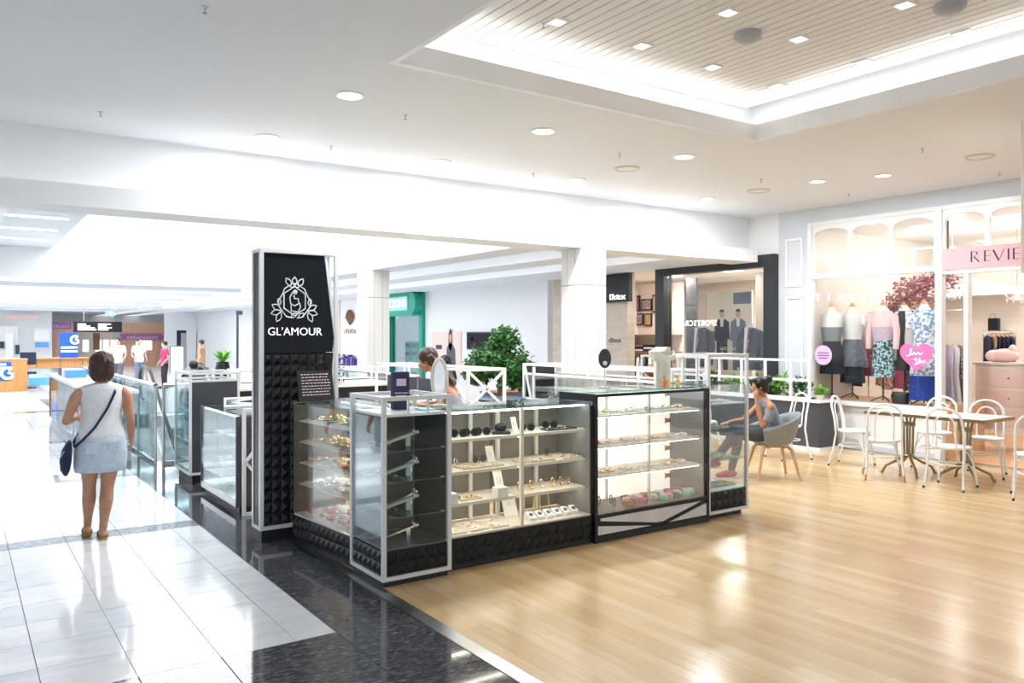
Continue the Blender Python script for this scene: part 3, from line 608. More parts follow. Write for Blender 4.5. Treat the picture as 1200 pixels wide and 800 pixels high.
# ---- rear corner cabinet
t = thing('rear_cabinet', 'white framed cabinet with a dark front panel at the far left corner of the kiosk', 'display cabinet', (2.4, 9.75, 0))
bx(t, 'plinth', 2.18, 2.66, 9.44, 10.1, 0, .1, 'black_matte'); frame_box(t, 2.14, 2.70, 9.4, 10.15, .1, 1.26, .028, (1.15,))
bx(t, 'front_panel', 2.17, 2.67, 9.41, 9.42, .13, 1.15, 'charcoal'); bx(t, 'glass_pane', 2.148, 2.154, 9.43, 10.12, .13, 1.15, 'glass_blue'); bx(t, 'deck', 2.16, 2.68, 9.43, 10.12, .13, .15, 'warmwhite')
bx(t, 'back_panel', 2.655, 2.668, 9.43, 10.12, .15, 1.15, 'warmwhite')
for z in (.45, .8): bx(t, 'shelf', 2.16, 2.65, 9.44, 10.1, z - .008, z, 'glass_edge')
# ---- back counter
t = thing('back_counter', 'dark counter with a white top along the rear of the kiosk', 'counter', (3.7, 9.8, 0))
bx(t, 'body', 2.74, 4.7, 9.55, 10.1, 0, 1.02, 'black_matte'); bx(t, 'top', 2.72, 4.72, 9.52, 10.12, 1.021, 1.05, 'white_gloss', .003)
for x in (2.8, 3.45, 4.1): bx(t, 'front_panel', x, x + .55, 9.535, 9.549, .08, .95, 'charcoal')
frame_box(t, 2.74, 4.7, 9.58, 10.1, 1.051, 1.27, .026)
# ---- right hand row facing inwards
t = thing('inner_case', 'white framed glass case of watches along the right side of the kiosk', 'display cabinet', (5.95, 6.7, 0))
bx(t, 'base', 5.72, 6.18, 5.46, 7.9, 0, .9, 'black_matte'); frame_box(t, 5.7, 6.2, 5.44, 7.93, .9, 1.34, .028, (1.2,))
bx(t, 'glass_pane', 5.706, 5.712, 5.47, 7.9, .93, 1.2, 'glass'); bx(t, 'deck', 5.715, 6.17, 5.47, 7.9, .901, .93, 'darkgrey'); bx(t, 'rear_glass', 6.186, 6.192, 5.47, 7.9, .93, 1.2, 'glass')
bx(t, 'glass_top', 5.73, 6.17, 5.47, 7.9, 1.205, 1.215, 'glass_top')
for y in (5.9, 6.7): bx(t, 'picket', 5.702, 5.722, y, y + .02, 1.23, 1.31, 'white')
zb = (.0,)
bx(t, 'end_panel', 5.73, 6.17, 7.895, 7.905, .93, 1.3, 'black_matte')
MB().bar((5.715, 7.78, .93), (5.715, 7.9, 1.3), .022, .022, (1, 0, 0)).build('brace', 'white', t); bx(t, 'post', 5.701, 5.727, 7.7, 7.726, .93, 1.3, 'white')
for i in range(6):
    y = 6.6 + .18 * i; w = thing('wrist_watch', 'round silver wrist watch on a stand in the inner case, %s from the right' % ['first', 'second', 'third', 'fourth', 'fifth', 'sixth'][i], 'watch', (5.8, y, .93), group='watches in the inner case')
    MB().tube([(5.8, y - .035, 0.975 + 0), (5.8, y - .03, 1.01), (5.8, y, 1.03), (5.8, y + .03, 1.01), (5.8, y + .035, .975), (5.8, y, .945)], .01, 6, True).build('strap', 'steel', w, smooth=True)
    MB().tube([(5.785, y, .99), (5.8, y, .99)], .034, 14).build('dial', 'silver', w, smooth=True); bx(w, 'stand', 5.79, 5.83, y - .02, y + .02, .931, .96, 'white')
# ---- centre island with braced white frame
t = thing('island_desk', 'white braced frame around the sales desk in the middle of the kiosk', 'desk', (4.5, 8.0, 0))
frame_box(t, 4.27, 4.75, 6.9, 9.1, .03, 1.34, .03, (.9,)); bx(t, 'panel', 4.302, 4.72, 6.95, 9.06, .07, .88, 'charcoal'); bx(t, 'desk_top', 4.285, 4.735, 6.915, 9.085, .931, .95, 'white_gloss')
for a, b in (((4.29, 6.915, .93), (4.73, 6.915, 1.31)), ((4.73, 6.915, .93), (4.29, 6.915, 1.31)), ((4.285, 7.35, 1.31), (4.285, 6.95, 1.0))): MB().bar(a, b, .022, .022, (0, 1, 0)).build('brace', 'white', t)
for y in (7.6, 8.3): bx(t, 'picket', 4.272, 4.295, y, y + .024, .93, 1.31, 'white')
for y in (7.7, 8.05, 8.5): bx(t, 'drawer_front', 4.296, 4.301, y, y + .3, .96, 1.2, 'charcoal')

# ================================================================ MERCHANDISE
def ring_mb(mb, c, r, th, axis=Z_, n=14):
    u = axis.orthogonal().normalized(); w = axis.cross(u); c = Vector(c)
    mb.tube([c + (u * math.cos(2 * math.pi * i / n) + w * math.sin(2 * math.pi * i / n)) * r for i in range(n)], th, 6, True)
def bangle(p, mt, label, grp, r=.03, up=True):
    mb = MB(); ring_mb(mb, Vector(p) + Z_ * (r + .005 if up else .005), r, .005, Vector((.5, -.8, .1)).normalized() if up else Z_); one('bangle', mb, mt, label, 'bangle', grp, smooth=True)
def sunglasses(p, label, grp, rz=0.):
    t = thing('sunglasses', label, 'sunglasses', tuple(p), rz, grp, local=True)
    fm = MB()
    for s_ in (-1, 1):
        ring_mb(fm, (s_ * .034, 0, .03), .028, .005, Y_, 12); fm.tube([(s_ * .06, 0, .035), (s_ * .068, .06, .03), (s_ * .066, .12, .006)], .004, 5)
    fm.tube([(-.01, 0, .036), (.01, 0, .036)], .004, 5); fm.build('frame', 'black', t, smooth=True)
    for s_ in (-1, 1): MB().tube([(s_ * .034, -.001, .03), (s_ * .034, .001, .03)], .026, 12).build('lens', 'black_gloss', t)
def tcard(p, label, grp, w=.07, h=.11, mt='cloth_white'):
    """leaning jewellery card with a chain"""
    t = thing('necklace_card', label, 'jewellery card', tuple(p), 0, grp, local=True)
    MB().prism([(-w / 2, 0), (w / 2, 0), (w / 2, h), (-w / 2, h)], (0, 0, 0), (1, 0, 0), (0, .35, .94), (0, .004, -.0015)).build('card', mt, t)
    MB().tube([(-w * .3, .30 * h - .003, .85 * h), (-.01, .14 * h - .003, .4 * h), (.01, .14 * h - .003, .4 * h), (w * .3, .30 * h - .003, .85 * h)], .002, 5).build('chain', 'gold', t)
def tray(p, w, d, label, grp, mt='warmwhite', items='gold', n=8, big=.012):
    t = thing('jewellery_tray', label, 'tray', tuple(p), 0, grp, local=True)
    MB().box(-w / 2, w / 2, -d / 2, d / 2, 0, .006).box(-w / 2, w / 2, -d / 2, -d / 2 + .006, .006, .014).box(-w / 2, w / 2, d / 2 - .006, d / 2, .006, .014).box(-w / 2, -w / 2 + .006, -d / 2, d / 2, .006, .014).box(w / 2 - .006, w / 2, -d / 2, d / 2, .006, .014).build('tray_base', mt, t)
    its = items if isinstance(items, tuple) else (items,)
    for i in range(n):
        x, y = random.uniform(-w / 2 + .02, w / 2 - .02), random.uniform(-d / 2 + .02, d / 2 - .02); mb = MB()
        if i % 3 == 0: ring_mb(mb, (x, y, .006 + .004), big, .004)
        elif i % 3 == 1: mb.ball((x, y, .006 + big * .6), big, big, big * .6, 8, 6)
        else: mb.tube([(x - .02, y - .006, .009), (x, y + .006, .009), (x + .02, y - .004, .009)], .003, 5)
        mb.build('trinket', its[i % len(its)], t, smooth=True)
def ramp(p, label, grp, rz=0., ln=.26, mt='warmwhite'):
    """sloping bracelet ramp on a foot"""
    t = thing('bracelet_ramp', label, 'jewellery stand', tuple(p), rz, grp, local=True)
    MB().bar((-ln / 2, 0, .012), (ln / 2, 0, .10), .05, .018).build('ramp', mt, t, .003); MB().box(ln * .18, ln * .28, -.02, .02, 0, .07).build('foot', mt, t)
    mb = MB(); ring_mb(mb, (ln * .38, 0, .10), .028, .005, X_); mb.build('bracelet', 'silver', t, smooth=True)
def watchbox(p, label, grp):
    t = thing('watch_box', label, 'box', tuple(p), 0, grp, local=True)
    MB().prism([(0, 0), (.07, 0), (.07, .06), (0, .025)], (-.03, -.035, 0), (0, 1, 0), (0, 0, 1), (.06, 0, 0)).build('box', 'white', t)
    mb = MB(); n_ = Vector((0, -.447, .894)); mb.tube([Vector((0, 0, .043)), Vector((0, 0, .043)) + n_ * .008], .017, 12); mb.build('dial', 'darkgrey', t)
ordn = ['first', 'second', 'third', 'fourth', 'fifth', 'sixth', 'seventh', 'eighth', 'ninth']
# front counter ------------------------------------------------------------
for i, x in enumerate((3.10, 3.20, 3.30)): sunglasses((x + .0, 5.12, FZ[2]), 'black sunglasses, %s from left on the top shelf of the front counter' % ordn[i], 'sunglasses in the front counter', R(-20))
cs = thing('sunglasses_case', 'open black case on the top shelf of the front counter beside the mullion', 'case', (3.45, 5.1, FZ[2]), R(-25), local=True); MB().box(-.07, .07, -.04, .04, 0, .022).build('case', 'black', cs, .004); MB().ball((.0, .01, .05), .05, .03, .035).build('lid', 'black', cs, smooth=True)
sunglasses((3.72, 5.15, FZ[2]), 'black sunglasses beside the white card on the top shelf of the front counter', 'sunglasses in the front counter', R(-30)); sunglasses((3.98, 5.2, FZ[2]), 'black sunglasses near the right end of the top shelf of the front counter', 'sunglasses in the front counter', R(-30))
tcard((3.62, 5.15, FZ[2]), 'white price card on the top shelf of the front counter', 'cards in the front counter', .05, .12); tray((3.98, 5.08, FZ[2]), .3, .1, 'dark tray at the right end of the top shelf of the front counter', 'trays in the front counter', 'darkgrey', 'silver', 4)
tray((3.27, 5.12, FZ[1]), .36, .16, 'pinkish tray on the left of the middle shelf of the front counter', 'trays in the front counter', 'beige', ('gold', 'rosegold'), 9); tray((3.75, 5.1, FZ[1]), .33, .15, 'pale tray on the right of the middle shelf of the front counter', 'trays in the front counter', 'beige', ('gold', 'silver'), 9)
tcard((3.46, 5.24, FZ[1]), 'white card on the middle shelf of the front counter', 'cards in the front counter', .07, .13); tray((4.07, 5.1, FZ[1]), .2, .16, 'cream tray near the right end of the middle shelf of the front counter', 'trays in the front counter', 'cream', ('gold', 'silver'), 6)
for i, (x, mt) in enumerate(((2.98, 'silver'), (3.05, 'steel'), (3.16, 'silver'), (3.33, 'black'), (3.40, 'black'), (4.0, 'black'))): bangle((x, 5.27, FZ[1]), mt, '%s bangle, %s from left at the back of the middle shelf of the front counter' % ('black' if mt == 'black' else 'silver', ordn[i]), 'bangles on the middle shelf', .026)
for i, x in enumerate((2.99, 3.42)): bx_ = MB().box(x - .05, x + .05, 5.02, 5.1, FZ[0], FZ[0] + .07); one('white_box', bx_, 'cloth_white', 'white gift box on the lower shelf of the front counter, %s one' % ('left' if i == 0 else 'right'), 'box', 'gift boxes', .002)
tcard((3.49, 5.16, FZ[0]), 'tall white card by the mullion on the lower shelf of the front counter', 'cards in the front counter', .08, .18); tray((3.17, 5.12, FZ[0]), .18, .14, 'gold filled tray on the lower shelf of the front counter', 'trays in the front counter', 'cream', ('gold', 'brass'), 9, .016)
for i, (x, mt) in enumerate(((3.63, 'gold'), (3.74, 'gold'), (3.84, 'silver'), (3.95, 'gold'), (4.03, 'rosegold'), (4.10, 'gold'))): bangle((x, 5.12, FZ[0]), mt, '%s bangle, %s from the mullion on the lower shelf of the front counter' % ({'gold': 'gold', 'silver': 'silver', 'rosegold': 'rose gold'}[mt], ordn[i]), 'bangles on the lower shelf', .035)
for i, x in enumerate((3.02, 3.2, 3.38)): tray((x, 5.12, .24), .15, .26, 'tray of gold chains on the deck of the front counter, %s from left' % ordn[i], 'trays on the deck', 'warmwhite', ('gold', 'silver'), 11, .01)
for i in range(6): watchbox((3.69 + .082 * i, 5.05, .24), 'small white watch box on the deck of the front counter, %s from left' % ordn[i], 'watch boxes')
tcard((3.66, 5.27, .24), 'large white necklace card at the back of the front counter deck', 'cards in the front counter', .13, .2)
for i, x in enumerate((3.85, 4.0)):
    mb = MB(); mb.tube([(x - .05, 5.3, .24), (x - .045, 5.31, .36), (x, 5.32, .42), (x + .045, 5.31, .36), (x + .05, 5.3, .24)], .008, 6); one('necklace_stand', mb, 'gold', 'gold beaded necklace arch at the back of the front counter, %s one' % ('left' if i == 0 else 'right'), 'necklace', 'necklace arches', smooth=True)
# corner cabinet -----------------------------------------------------------
for i, z in enumerate(CZ + (.246,)):
    nm = ['third', 'second', 'top', 'bottom'][i]
    ramp((2.60, 5.1, z), 'sloping pale bracelet ramp on the %s shelf of the corner cabinet' % nm, 'bracelet ramps', R(-15), .28, 'warmwhite' if i < 3 else 'silver')
    tray((2.50, 5.28, z), .2, .12, 'pale tray at the back of the %s shelf of the corner cabinet' % nm, 'trays in the corner cabinet', 'beige' if i == 2 else 'cloth_white', ('silver', 'darkgrey'), 7, .014)
    if i < 2: ramp((2.72, 5.24, z), 'small bracelet ramp behind the big one on the %s shelf of the corner cabinet' % nm, 'bracelet ramps', R(-15), .18, 'silver')
# lit unit -----------------------------------------------------------------
pal = ('warmwhite', 'silver', 'gold', 'palepink', 'cream')
for k, z in enumerate(BZ):
    for i, x in enumerate((4.36, 4.55, 4.74, 4.98, 5.18, 5.38)):
        tray((x, 5.03, z), .16, .12, 'small tray of jewellery, %s from left on the %s shelf of the lit display' % (ordn[i], ['lower', 'middle', 'top'][k]), 'trays in the lit display', 'cloth_white', pal if k != 1 or i else ('palepink', 'pink', 'silver'), 13, .03)
for i, x in enumerate((4.36, 4.43)): tcard((x, 5.12, .23), 'tall white leaning card on the floor of the lit display, %s one' % ('left' if i == 0 else 'right'), 'tall cards', .05, .24)
cols = (('orange', 'orange'), ('cream', 'cream'), ('mint', 'mint green'), ('palepink', 'pale pink'), ('darkgreen', 'dark green'), ('red', 'red'), ('black', 'black'), ('pink', 'pink'), ('warmwhite', 'ivory'))
_tens = ['', 'first', 'second', 'third', 'fourth', 'fifth', 'sixth', 'seventh', 'eighth', 'ninth', 'tenth', 'eleventh', 'twelfth', 'thirteenth', 'fourteenth', 'fifteenth', 'sixteenth', 'seventeenth', 'eighteenth', 'nineteenth', 'twentieth']
ORD26 = _tens[1:] + ['twenty-' + w for w in _tens[1:7]]
for i in range(26):
    mt, cn = cols[(i * 5) % 9]; x = 4.68 + .033 * i; y = random.choice((4.97, 5.04, 5.12)) + random.uniform(-.015, .015); mb = MB()
    for q in range(6): a = R(60 * q); mb.ball((x + .024 * math.cos(a), y + .024 * math.sin(a), .23 + .028), .024, .018, .028, 6, 4, Matrix.Rotation(a, 3, 'Z'))
    mb.ball((x, y, .272), .018, n=8, m=6); one('hair_scrunchie', mb, mt, '%s flower hair tie, %s from left in the heap on the lit display floor' % (cn, ORD26[i]), 'hair tie', 'hair ties in the lit display', smooth=True)
for i, (x, y) in enumerate(((4.55, 5.0), (4.62, 5.12), (4.5, 5.14))): bangle((x, y, .23), 'black', 'black bangle on the floor of the lit display, %s' % ['nearest the glass', 'middle one', 'rear one'][i], 'black bangles', .035)
# end cabinet --------------------------------------------------------------
for k, z in enumerate(RZ):
    for i, x in enumerate((5.72, 5.86, 6.0)): tray((x, 5.1, z), .12, .14, 'white tray of shells, %s from left on the %s shelf of the end cabinet' % (ordn[i], ['lower', 'middle', 'top'][k]), 'trays in the end cabinet', 'cloth_white', ('cloth_white', 'silver'), 7, .018)
for i, x in enumerate((5.7, 5.82, 5.94, 6.06)): tray((x, 5.1, .255), .11, .18, 'tray of green trinkets, %s from left on the floor of the end cabinet' % ordn[i], 'trays in the end cabinet', 'darkgreen', ('mint', 'darkgreen', 'silver'), 8, .014)
# left counter -------------------------------------------------------------
pals = (('palepink', 'gold', 'orange', 'pink', 'mint'), ('cloth_white', 'silver', 'palepink'), ('gold', 'orange', 'cloth_white', 'mint'), ('cream', 'gold', 'beige'), ('black', 'gold', 'palepink'))
for k, z in enumerate((.24,) + LZ):
    for i in range(5):
        tray((2.6, 5.52 + .165 * i, z), .3, .14, 'tray of mixed trinkets, %s from the corner on the %s of the left counter' % (ordn[i], ['deck', 'fourth shelf', 'third shelf', 'second shelf', 'top shelf'][k]), 'trays in the left counter', 'cloth_white' if (i + k) % 3 else 'beige', pals[k], 17, .028)
# low case + rear cabinet
for k, z in enumerate((.13, .38, .66)):
    for i in range(3): tray((2.38, 7.85 + .4 * i, z), .26, .2, 'tray of jewellery, %s from the front on the %s of the low glass case' % (ordn[i], ['floor', 'lower shelf', 'upper shelf'][k]), 'trays in the low glass case', 'cream', ('gold', 'silver', 'beige'), 8, .016)
# on the counters ----------------------------------------------------------
t = thing('price_board', 'black board of coloured chalk lines leaning on the left counter', 'sign board', (2.54, 6.24, TOPZ), 0, local=True)
bm_ = MB().prism([(-.155, 0), (.155, 0), (.155, .25), (-.155, .25)], (0, -.04, 0), (1, 0, 0), (0, .2, .98), (0, .008, 0)); bm_.build('board', 'black_matte', t)
for r_ in range(8):
    x = -.125
    while x < .11:
        w = random.uniform(.012, .03); z = .045 + .024 * r_
        MB().prism([(x, z), (x + w, z), (x + w, z + .008), (x, z + .008)], (0, -.041, 0), (1, 0, 0), (0, .2, .98), (0, -.001, 0)).build('chalk_mark', random.choice(['palepink', 'lilac', 'warmwhite', 'beige']), t); x += w + .008
t = thing('brochure_stand', 'navy printed display box standing on the corner cabinet', 'box', (2.66, 5.2, TOPZ), R(-12), local=True)
MB().box(-.06, .06, -.035, .035, 0, .27).build('box', 'navy', t, .002)
for z, w in ((.17, .035), (.115, .05), (.095, .04)): MB().box(-w, w, -.0365, -.0352, z, z + .008 if z < .15 else z + .05).build('print_mark', 'lilac', t)
t = thing('oval_mirror', 'white oval table mirror with an ornate rim on the front counter', 'mirror', (3.03, 5.28, TOPZ), R(-30), local=True)
rim = [(.055 * math.cos(R(a)), 0, .20 + .15 * math.sin(R(a))) for a in range(0, 360, 15)]
MB().tube(rim, .014, 8, True).build('rim', 'warmwhite', t, smooth=True); MB().loft([((0, -.003, .2), .001, .001)] + [((0, y, .2), .05, .145, Matrix.Rotation(R(90), 3, 'X')) for y in (-.003, .003)], 24).build('mirror_glass', 'silver', t); MB().lathe([(.05, 0), (.05, .01), (.012, .02), (.012, .06)], 14).build('foot', 'warmwhite', t, smooth=True)
t = thing('oval_mirror', 'dark oval table mirror on a thin stem on the black framed unit', 'mirror', (4.62, 5.2, UT), R(-30), local=True)
MB().loft([((0, y, .255), .055, .085, Matrix.Rotation(R(90), 3, 'X')) for y in (-.008, .008)], 24).build('disc', 'charcoal', t); MB().ball((.0, -.012, .215), .02, .01, .02).build('knob', 'white', t, smooth=True); MB().tube([(0, 0, .01), (0, 0, .18)], .006, 8).build('stem', 'chrome', t); MB().lathe([(.05, 0), (.05, .008), (.01, .014)], 14).build('foot', 'chrome', t, smooth=True)
t = thing('cream_bag', 'slouchy cream fabric bag standing on the black framed unit', 'bag', (5.28, 5.16, UT), 0, local=True)
bg = MB().loft([((0, 0, .0), .085, .05), ((0, 0, .10), .10, .058), ((.0, 0, .22), .105, .06), ((-.02, 0, .28), .13, .07), ((-.03, 0, .31), .13, .07), ((.02, 0, .35), .07, .05)], 16)
for q in bg.v: q.x += .012 * math.sin(q.z * 60 + q.y * 40); q.y += .008 * math.sin(q.z * 45 + q.x * 50)
bg.build('bag_body', 'warmwhite', t, smooth=True); MB().tube([(-.1, -.05, .29), (-.03, -.085, .24), (.06, -.085, .26), (.09, -.05, .31)], [.02, .028, .024, .015], 8).build('flap', 'cloth_white', t, smooth=True); MB().tube([(.08, 0, .30), (.14, 0, .32), (.15, -.01, .2)], .012, 6).build('strap', 'mustard', t, smooth=True)
for i, (x, mt, cn) in enumerate(((5.16, 'orange', 'amber'), (5.40, 'gold', 'gold'), (5.22, 'gold', 'gold'))):
    mb = MB(); y = 5.02 if i != 1 else 5.08; mb.lathe([(.02, 0), (.02, .05), (.008, .056), (.008, .075), (.011, .076), (.011, .09)], 10, (x, y, UT)); one('perfume_bottle', mb, mt, 'small %s bottle in front of the cream bag, %s' % (cn, ['left', 'right', 'middle'][i]), 'bottle', 'bottles by the cream bag', smooth=True)
t = thing('earring_carousel', 'tiered silver earring carousel on the rear counter of the kiosk', 'jewellery stand', (3.95, 9.7, 1.05), 0, local=True)
MB().tube([(0, 0, 0), (0, 0, .4)], .01, 8).build('pole', 'chrome', t)
for i in range(5):
    MB().lathe([(.16, .03 + .08 * i), (.16, .036 + .08 * i)], 18).build('tier', 'steel', t)
    for a in range(0, 360, 30): MB().box(-.008, .008, -.002, .002, 0, .035).build('earring', 'darkgrey' if a % 60 else 'silver', t).location = (.15 * math.cos(R(a)), .15 * math.sin(R(a)), .037 + .08 * i)
# a teal tray and note pad on the corner cabinet
one('note_pad', MB().box(2.74, 2.84, 5.0, 5.12, TOPZ, TOPZ + .012), 'mint', 'small mint note pad on the corner cabinet top', 'note pad')

# the corner cabinet, the front counter and the slightly turned left counter, each with what stands in and on it, put in their final places
PV = Vector((2.38, 5.35))
for o in list(C.objects):
    if o.parent is not None or o == cam or o.get('kind') == 'structure' or o.location.z > 1.6: continue
    x, y = o.location.x, o.location.y
    if 2.36 < x < 2.89 and 4.9 < y < 5.395: o.location.x -= .05; o.location.y -= .06
    elif 2.89 <= x < 4.205 and 4.9 < y < 5.395: o.location.x = 3.522 + (x - 3.55) * 1.04; o.location.y -= .06
    elif 2.36 < x < 2.9 and 5.395 < y < 6.33:
        d_ = Matrix.Rotation(R(5), 2) @ (Vector((x, y)) - PV); o.location.x, o.location.y = PV.x + d_.x - .06, PV.y + d_.y; o.rotation_euler.z += R(5)
fcount.scale.x = 1.04
tower.location.y += .07
# ================================================================ CAFE
def bent_chair(label, p, face, tip='tip_black', tint='chair_white', tipl=.025):
    """white bentwood chair; face = heading of the front in degrees from +X"""
    t = thing('bentwood_chair', label, 'chair', (p[0], p[1], 0), R(face - 90), 'white bentwood cafe chairs', local=True)
    MB().lathe([(.185, .435), (.195, .445), (.195, .458), (.18, .465), (.001, .462)], 22).build('seat', tint, t, smooth=True)
    pts = []
    hoop = [(-.2, -.25, tipl), (-.185, -.2, .2), (-.18, -.165, .42), (-.185, -.18, .6), (-.178, -.215, .74)]
    top = [(-.178 * math.cos(R(a)), -.215 - .03 * math.sin(R(a)), .74 + .15 * math.sin(R(a))) for a in range(15, 166, 15)]
    full = hoop + top + [(-x, y, z) for x, y, z in reversed(hoop)]
    MB().tube(full, .0135, 8).build('back_hoop', tint, t, smooth=True)
    inn = [(-.1, -.165, .46), (-.1, -.18, .62)] + [(-.1 * math.cos(R(a)), -.2 - .02 * math.sin(R(a)), .70 + .11 * math.sin(R(a))) for a in range(0, 181, 20)] + [(.1, -.18, .62), (.1, -.165, .46)]
    MB().tube(inn, .0095, 8).build('inner_hoop', tint, t, smooth=True)
    for s_ in (-1, 1):
        MB().tube([(s_ * .2, .2, tipl), (s_ * .175, .17, .22), (s_ * .15, .14, .445)], [.011, .0125, .014], 8).build('leg', tint, t, smooth=True)
        MB().tube([(s_ * .172, .165, .25), (s_ * .14, .1, .37), (s_ * .06, .15, .43)], .008, 6).build('leg_brace', tint, t, smooth=True)
        for y in (.2, -.25): MB().tube([(s_ * .2 + s_ * .003, y * 1.01, 0), (s_ * .2, y, tipl)], .0125, 8).build('leg_tip', tip, t)
    MB().tube([(.165 * math.cos(R(a)), .17 * math.sin(R(a)) - .01, .26) for a in range(0, 360, 20)], .009, 6, True).build('ring_stretcher', tint, t, smooth=True)
    return t
bent_chair('white bentwood chair at the left end of the cafe table, back turned to the planter', (9.5, 5.88), -75)
bent_chair('white bentwood chair with orange leg tips at the cafe table', (8.97, 5.18), 35, 'tip_orange', tipl=.07)
bent_chair('white bentwood chair seen from behind in front of the right table pedestal', (9.03, 4.42), 8)
bent_chair('white bentwood chair cut off by the right edge of the photo', (9.12, 3.62), 25)
bent_chair('white bentwood chair behind the cafe table on the left, in front of the shop sill', (10.2, 5.2), 185)
bent_chair('white bentwood chair behind the cafe table in front of the shop door', (10.1, 4.55), 200)
bent_chair('white bentwood chair beside the charcoal planter, behind the grey tub chair', (9.3, 6.75), 160)
bent_chair('white bentwood chair seen through the glass end cabinet', (8.75, 7.75), 20)
t = thing('cafe_table', 'long cafe table with a white top, gilt edge and two brass pedestals', 'table', (9.52, 4.83, 0))
bx(t, 'table_top', 9.17, 9.88, 4.15, 5.52, .745, .757, 'tabletop', .002)
for b in ((9.155, 9.17, 4.135, 5.535), (9.88, 9.895, 4.135, 5.535), (9.17, 9.88, 4.135, 4.15), (9.17, 9.88, 5.52, 5.535)): bx(t, 'edge_band', *b, .718, .756, 'brass', .002)
bx(t, 'underframe', 9.2, 9.85, 4.2, 5.48, .718, .744, 'brass')
for y in (4.5, 5.17):
    mb = MB()
    for a in range(45, 360, 90):
        c, s_ = math.cos(R(a)), math.sin(R(a)); mb.tube([(9.52 + .085 * c, y + .085 * s_, .717), (9.52 + .055 * c, y + .055 * s_, .6), (9.52 + .045 * c, y + .045 * s_, .2)], .014, 8)
    mb.lathe([(.05, .2), (.06, .22), (.05, .24)], 12, (9.52, y, 0)); mb.lathe([(.075, .58), (.08, .6), (.075, .62)], 12, (9.52, y, 0)); mb.build('pedestal', 'brass', t, smooth=True)
    for a in range(45, 360, 90):
        c, s_ = math.cos(R(a)), math.sin(R(a)); MB().tube([(9.52 + .03 * c, y + .03 * s_, .22), (9.52 + .14 * c, y + .14 * s_, .15), (9.52 + .26 * c, y + .26 * s_, .09), (9.52 + .31 * c, y + .31 * s_, .0)], [.02, .017, .015, .018], 8).build('foot', 'brass', t, smooth=True)
t = thing('sauce_bottle', 'small orange bottle standing on the cafe table', 'bottle', (9.6, 4.72, .757), 0, local=True)
MB().lathe([(.028, 0), (.03, .01), (.03, .06), (.014, .085)], 12).build('bottle', 'orange', t, smooth=True); MB().lathe([(.015, .085), (.013, .1), (.004, .115)], 10).build('cap', 'palepink', t, smooth=True)
# ---- planter with white lattice screen
def leafclump(mb, c, r, n, size, flat=1., seed=0, up=.2):
    rnd = random.Random(seed); c = Vector(c)
    for _ in range(n):
        d = Vector((rnd.gauss(0, 1), rnd.gauss(0, 1), rnd.gauss(0, 1))).normalized() * (rnd.random() ** .45); p_ = c + Vector((d.x * r, d.y * r, d.z * r * flat))
        a = Vector((rnd.gauss(0, 1), rnd.gauss(0, 1), rnd.gauss(0, .6) + up)).normalized(); b = a.orthogonal().normalized(); b = (b * math.cos(rnd.random() * 6) + a.cross(b) * math.sin(rnd.random() * 6)); s_ = size * rnd.uniform(.7, 1.3); n_ = a.cross(b) * s_ * .12
        mb.add([p_, p_ + a * s_ * .5 + b * s_ * .24 + n_, p_ + a * s_, p_ + a * s_ * .5 - b * s_ * .24 + n_], [(0, 1, 2, 3)])
t = thing('planter', 'long charcoal planter box with a white ledge beside the dress shop', 'planter', (10.46, 8.7, 0))
bx(t, 'skirting', 10.21, 10.70, 6.85, 10.6, 0, .05, 'white'); bx(t, 'body', 10.23, 10.68, 6.87, 10.58, .05, .70, 'charcoal', .004)
bx(t, 'ledge', 10.2, 10.71, 6.84, 10.6, .701, .735, 'white', .004); bx(t, 'soil', 10.30, 10.62, 7.1, 10.5, .735, .745, 'soil')
for i, y in enumerate((7.35, 7.75, 8.15, 8.6, 9.1)):
    mb = MB(); leafclump(mb, (10.5, y, .90), .16, 90, .1, 1., i); o = mb.build('foliage', 'leaf_bright' if i % 2 else 'leaf', t); o['kind'] = 'stuff'
    MB().tube([(10.5, y, .74), (10.5, y, .9)], .012, 6).build('stem', 'bark', t)
sc = thing('lattice_screen', 'white lattice screen standing on the planter ledge before the menswear window', 'screen', (10.25, 8.7, .735))
for y in (7.02, 7.34, 7.8, 8.25, 8.7, 9.15, 9.6, 10.05, 10.5): bx(sc, 'post', 10.225, 10.26, y, y + .035, .735, 1.33, 'white')
for z in (.735, 1.0, 1.295): bx(sc, 'rail', 10.228, 10.257, 7.055, 10.5, z, z + .035, 'white')
t = thing('potted_herb', 'small bright green plant in a tan pot on the end of the planter ledge', 'potted plant', (10.4, 6.98, .735), 0, local=True)
MB().lathe([(.05, 0), (.065, .07), (.07, .075), (.06, .075), (.055, .06)], 14).build('pot', 'beige', t, smooth=True)
mb = MB(); leafclump(mb, (0, 0, .12), .075, 110, .07, .8, 5); o = mb.build('leaves', 'leaf_bright', t); o['kind'] = 'stuff'
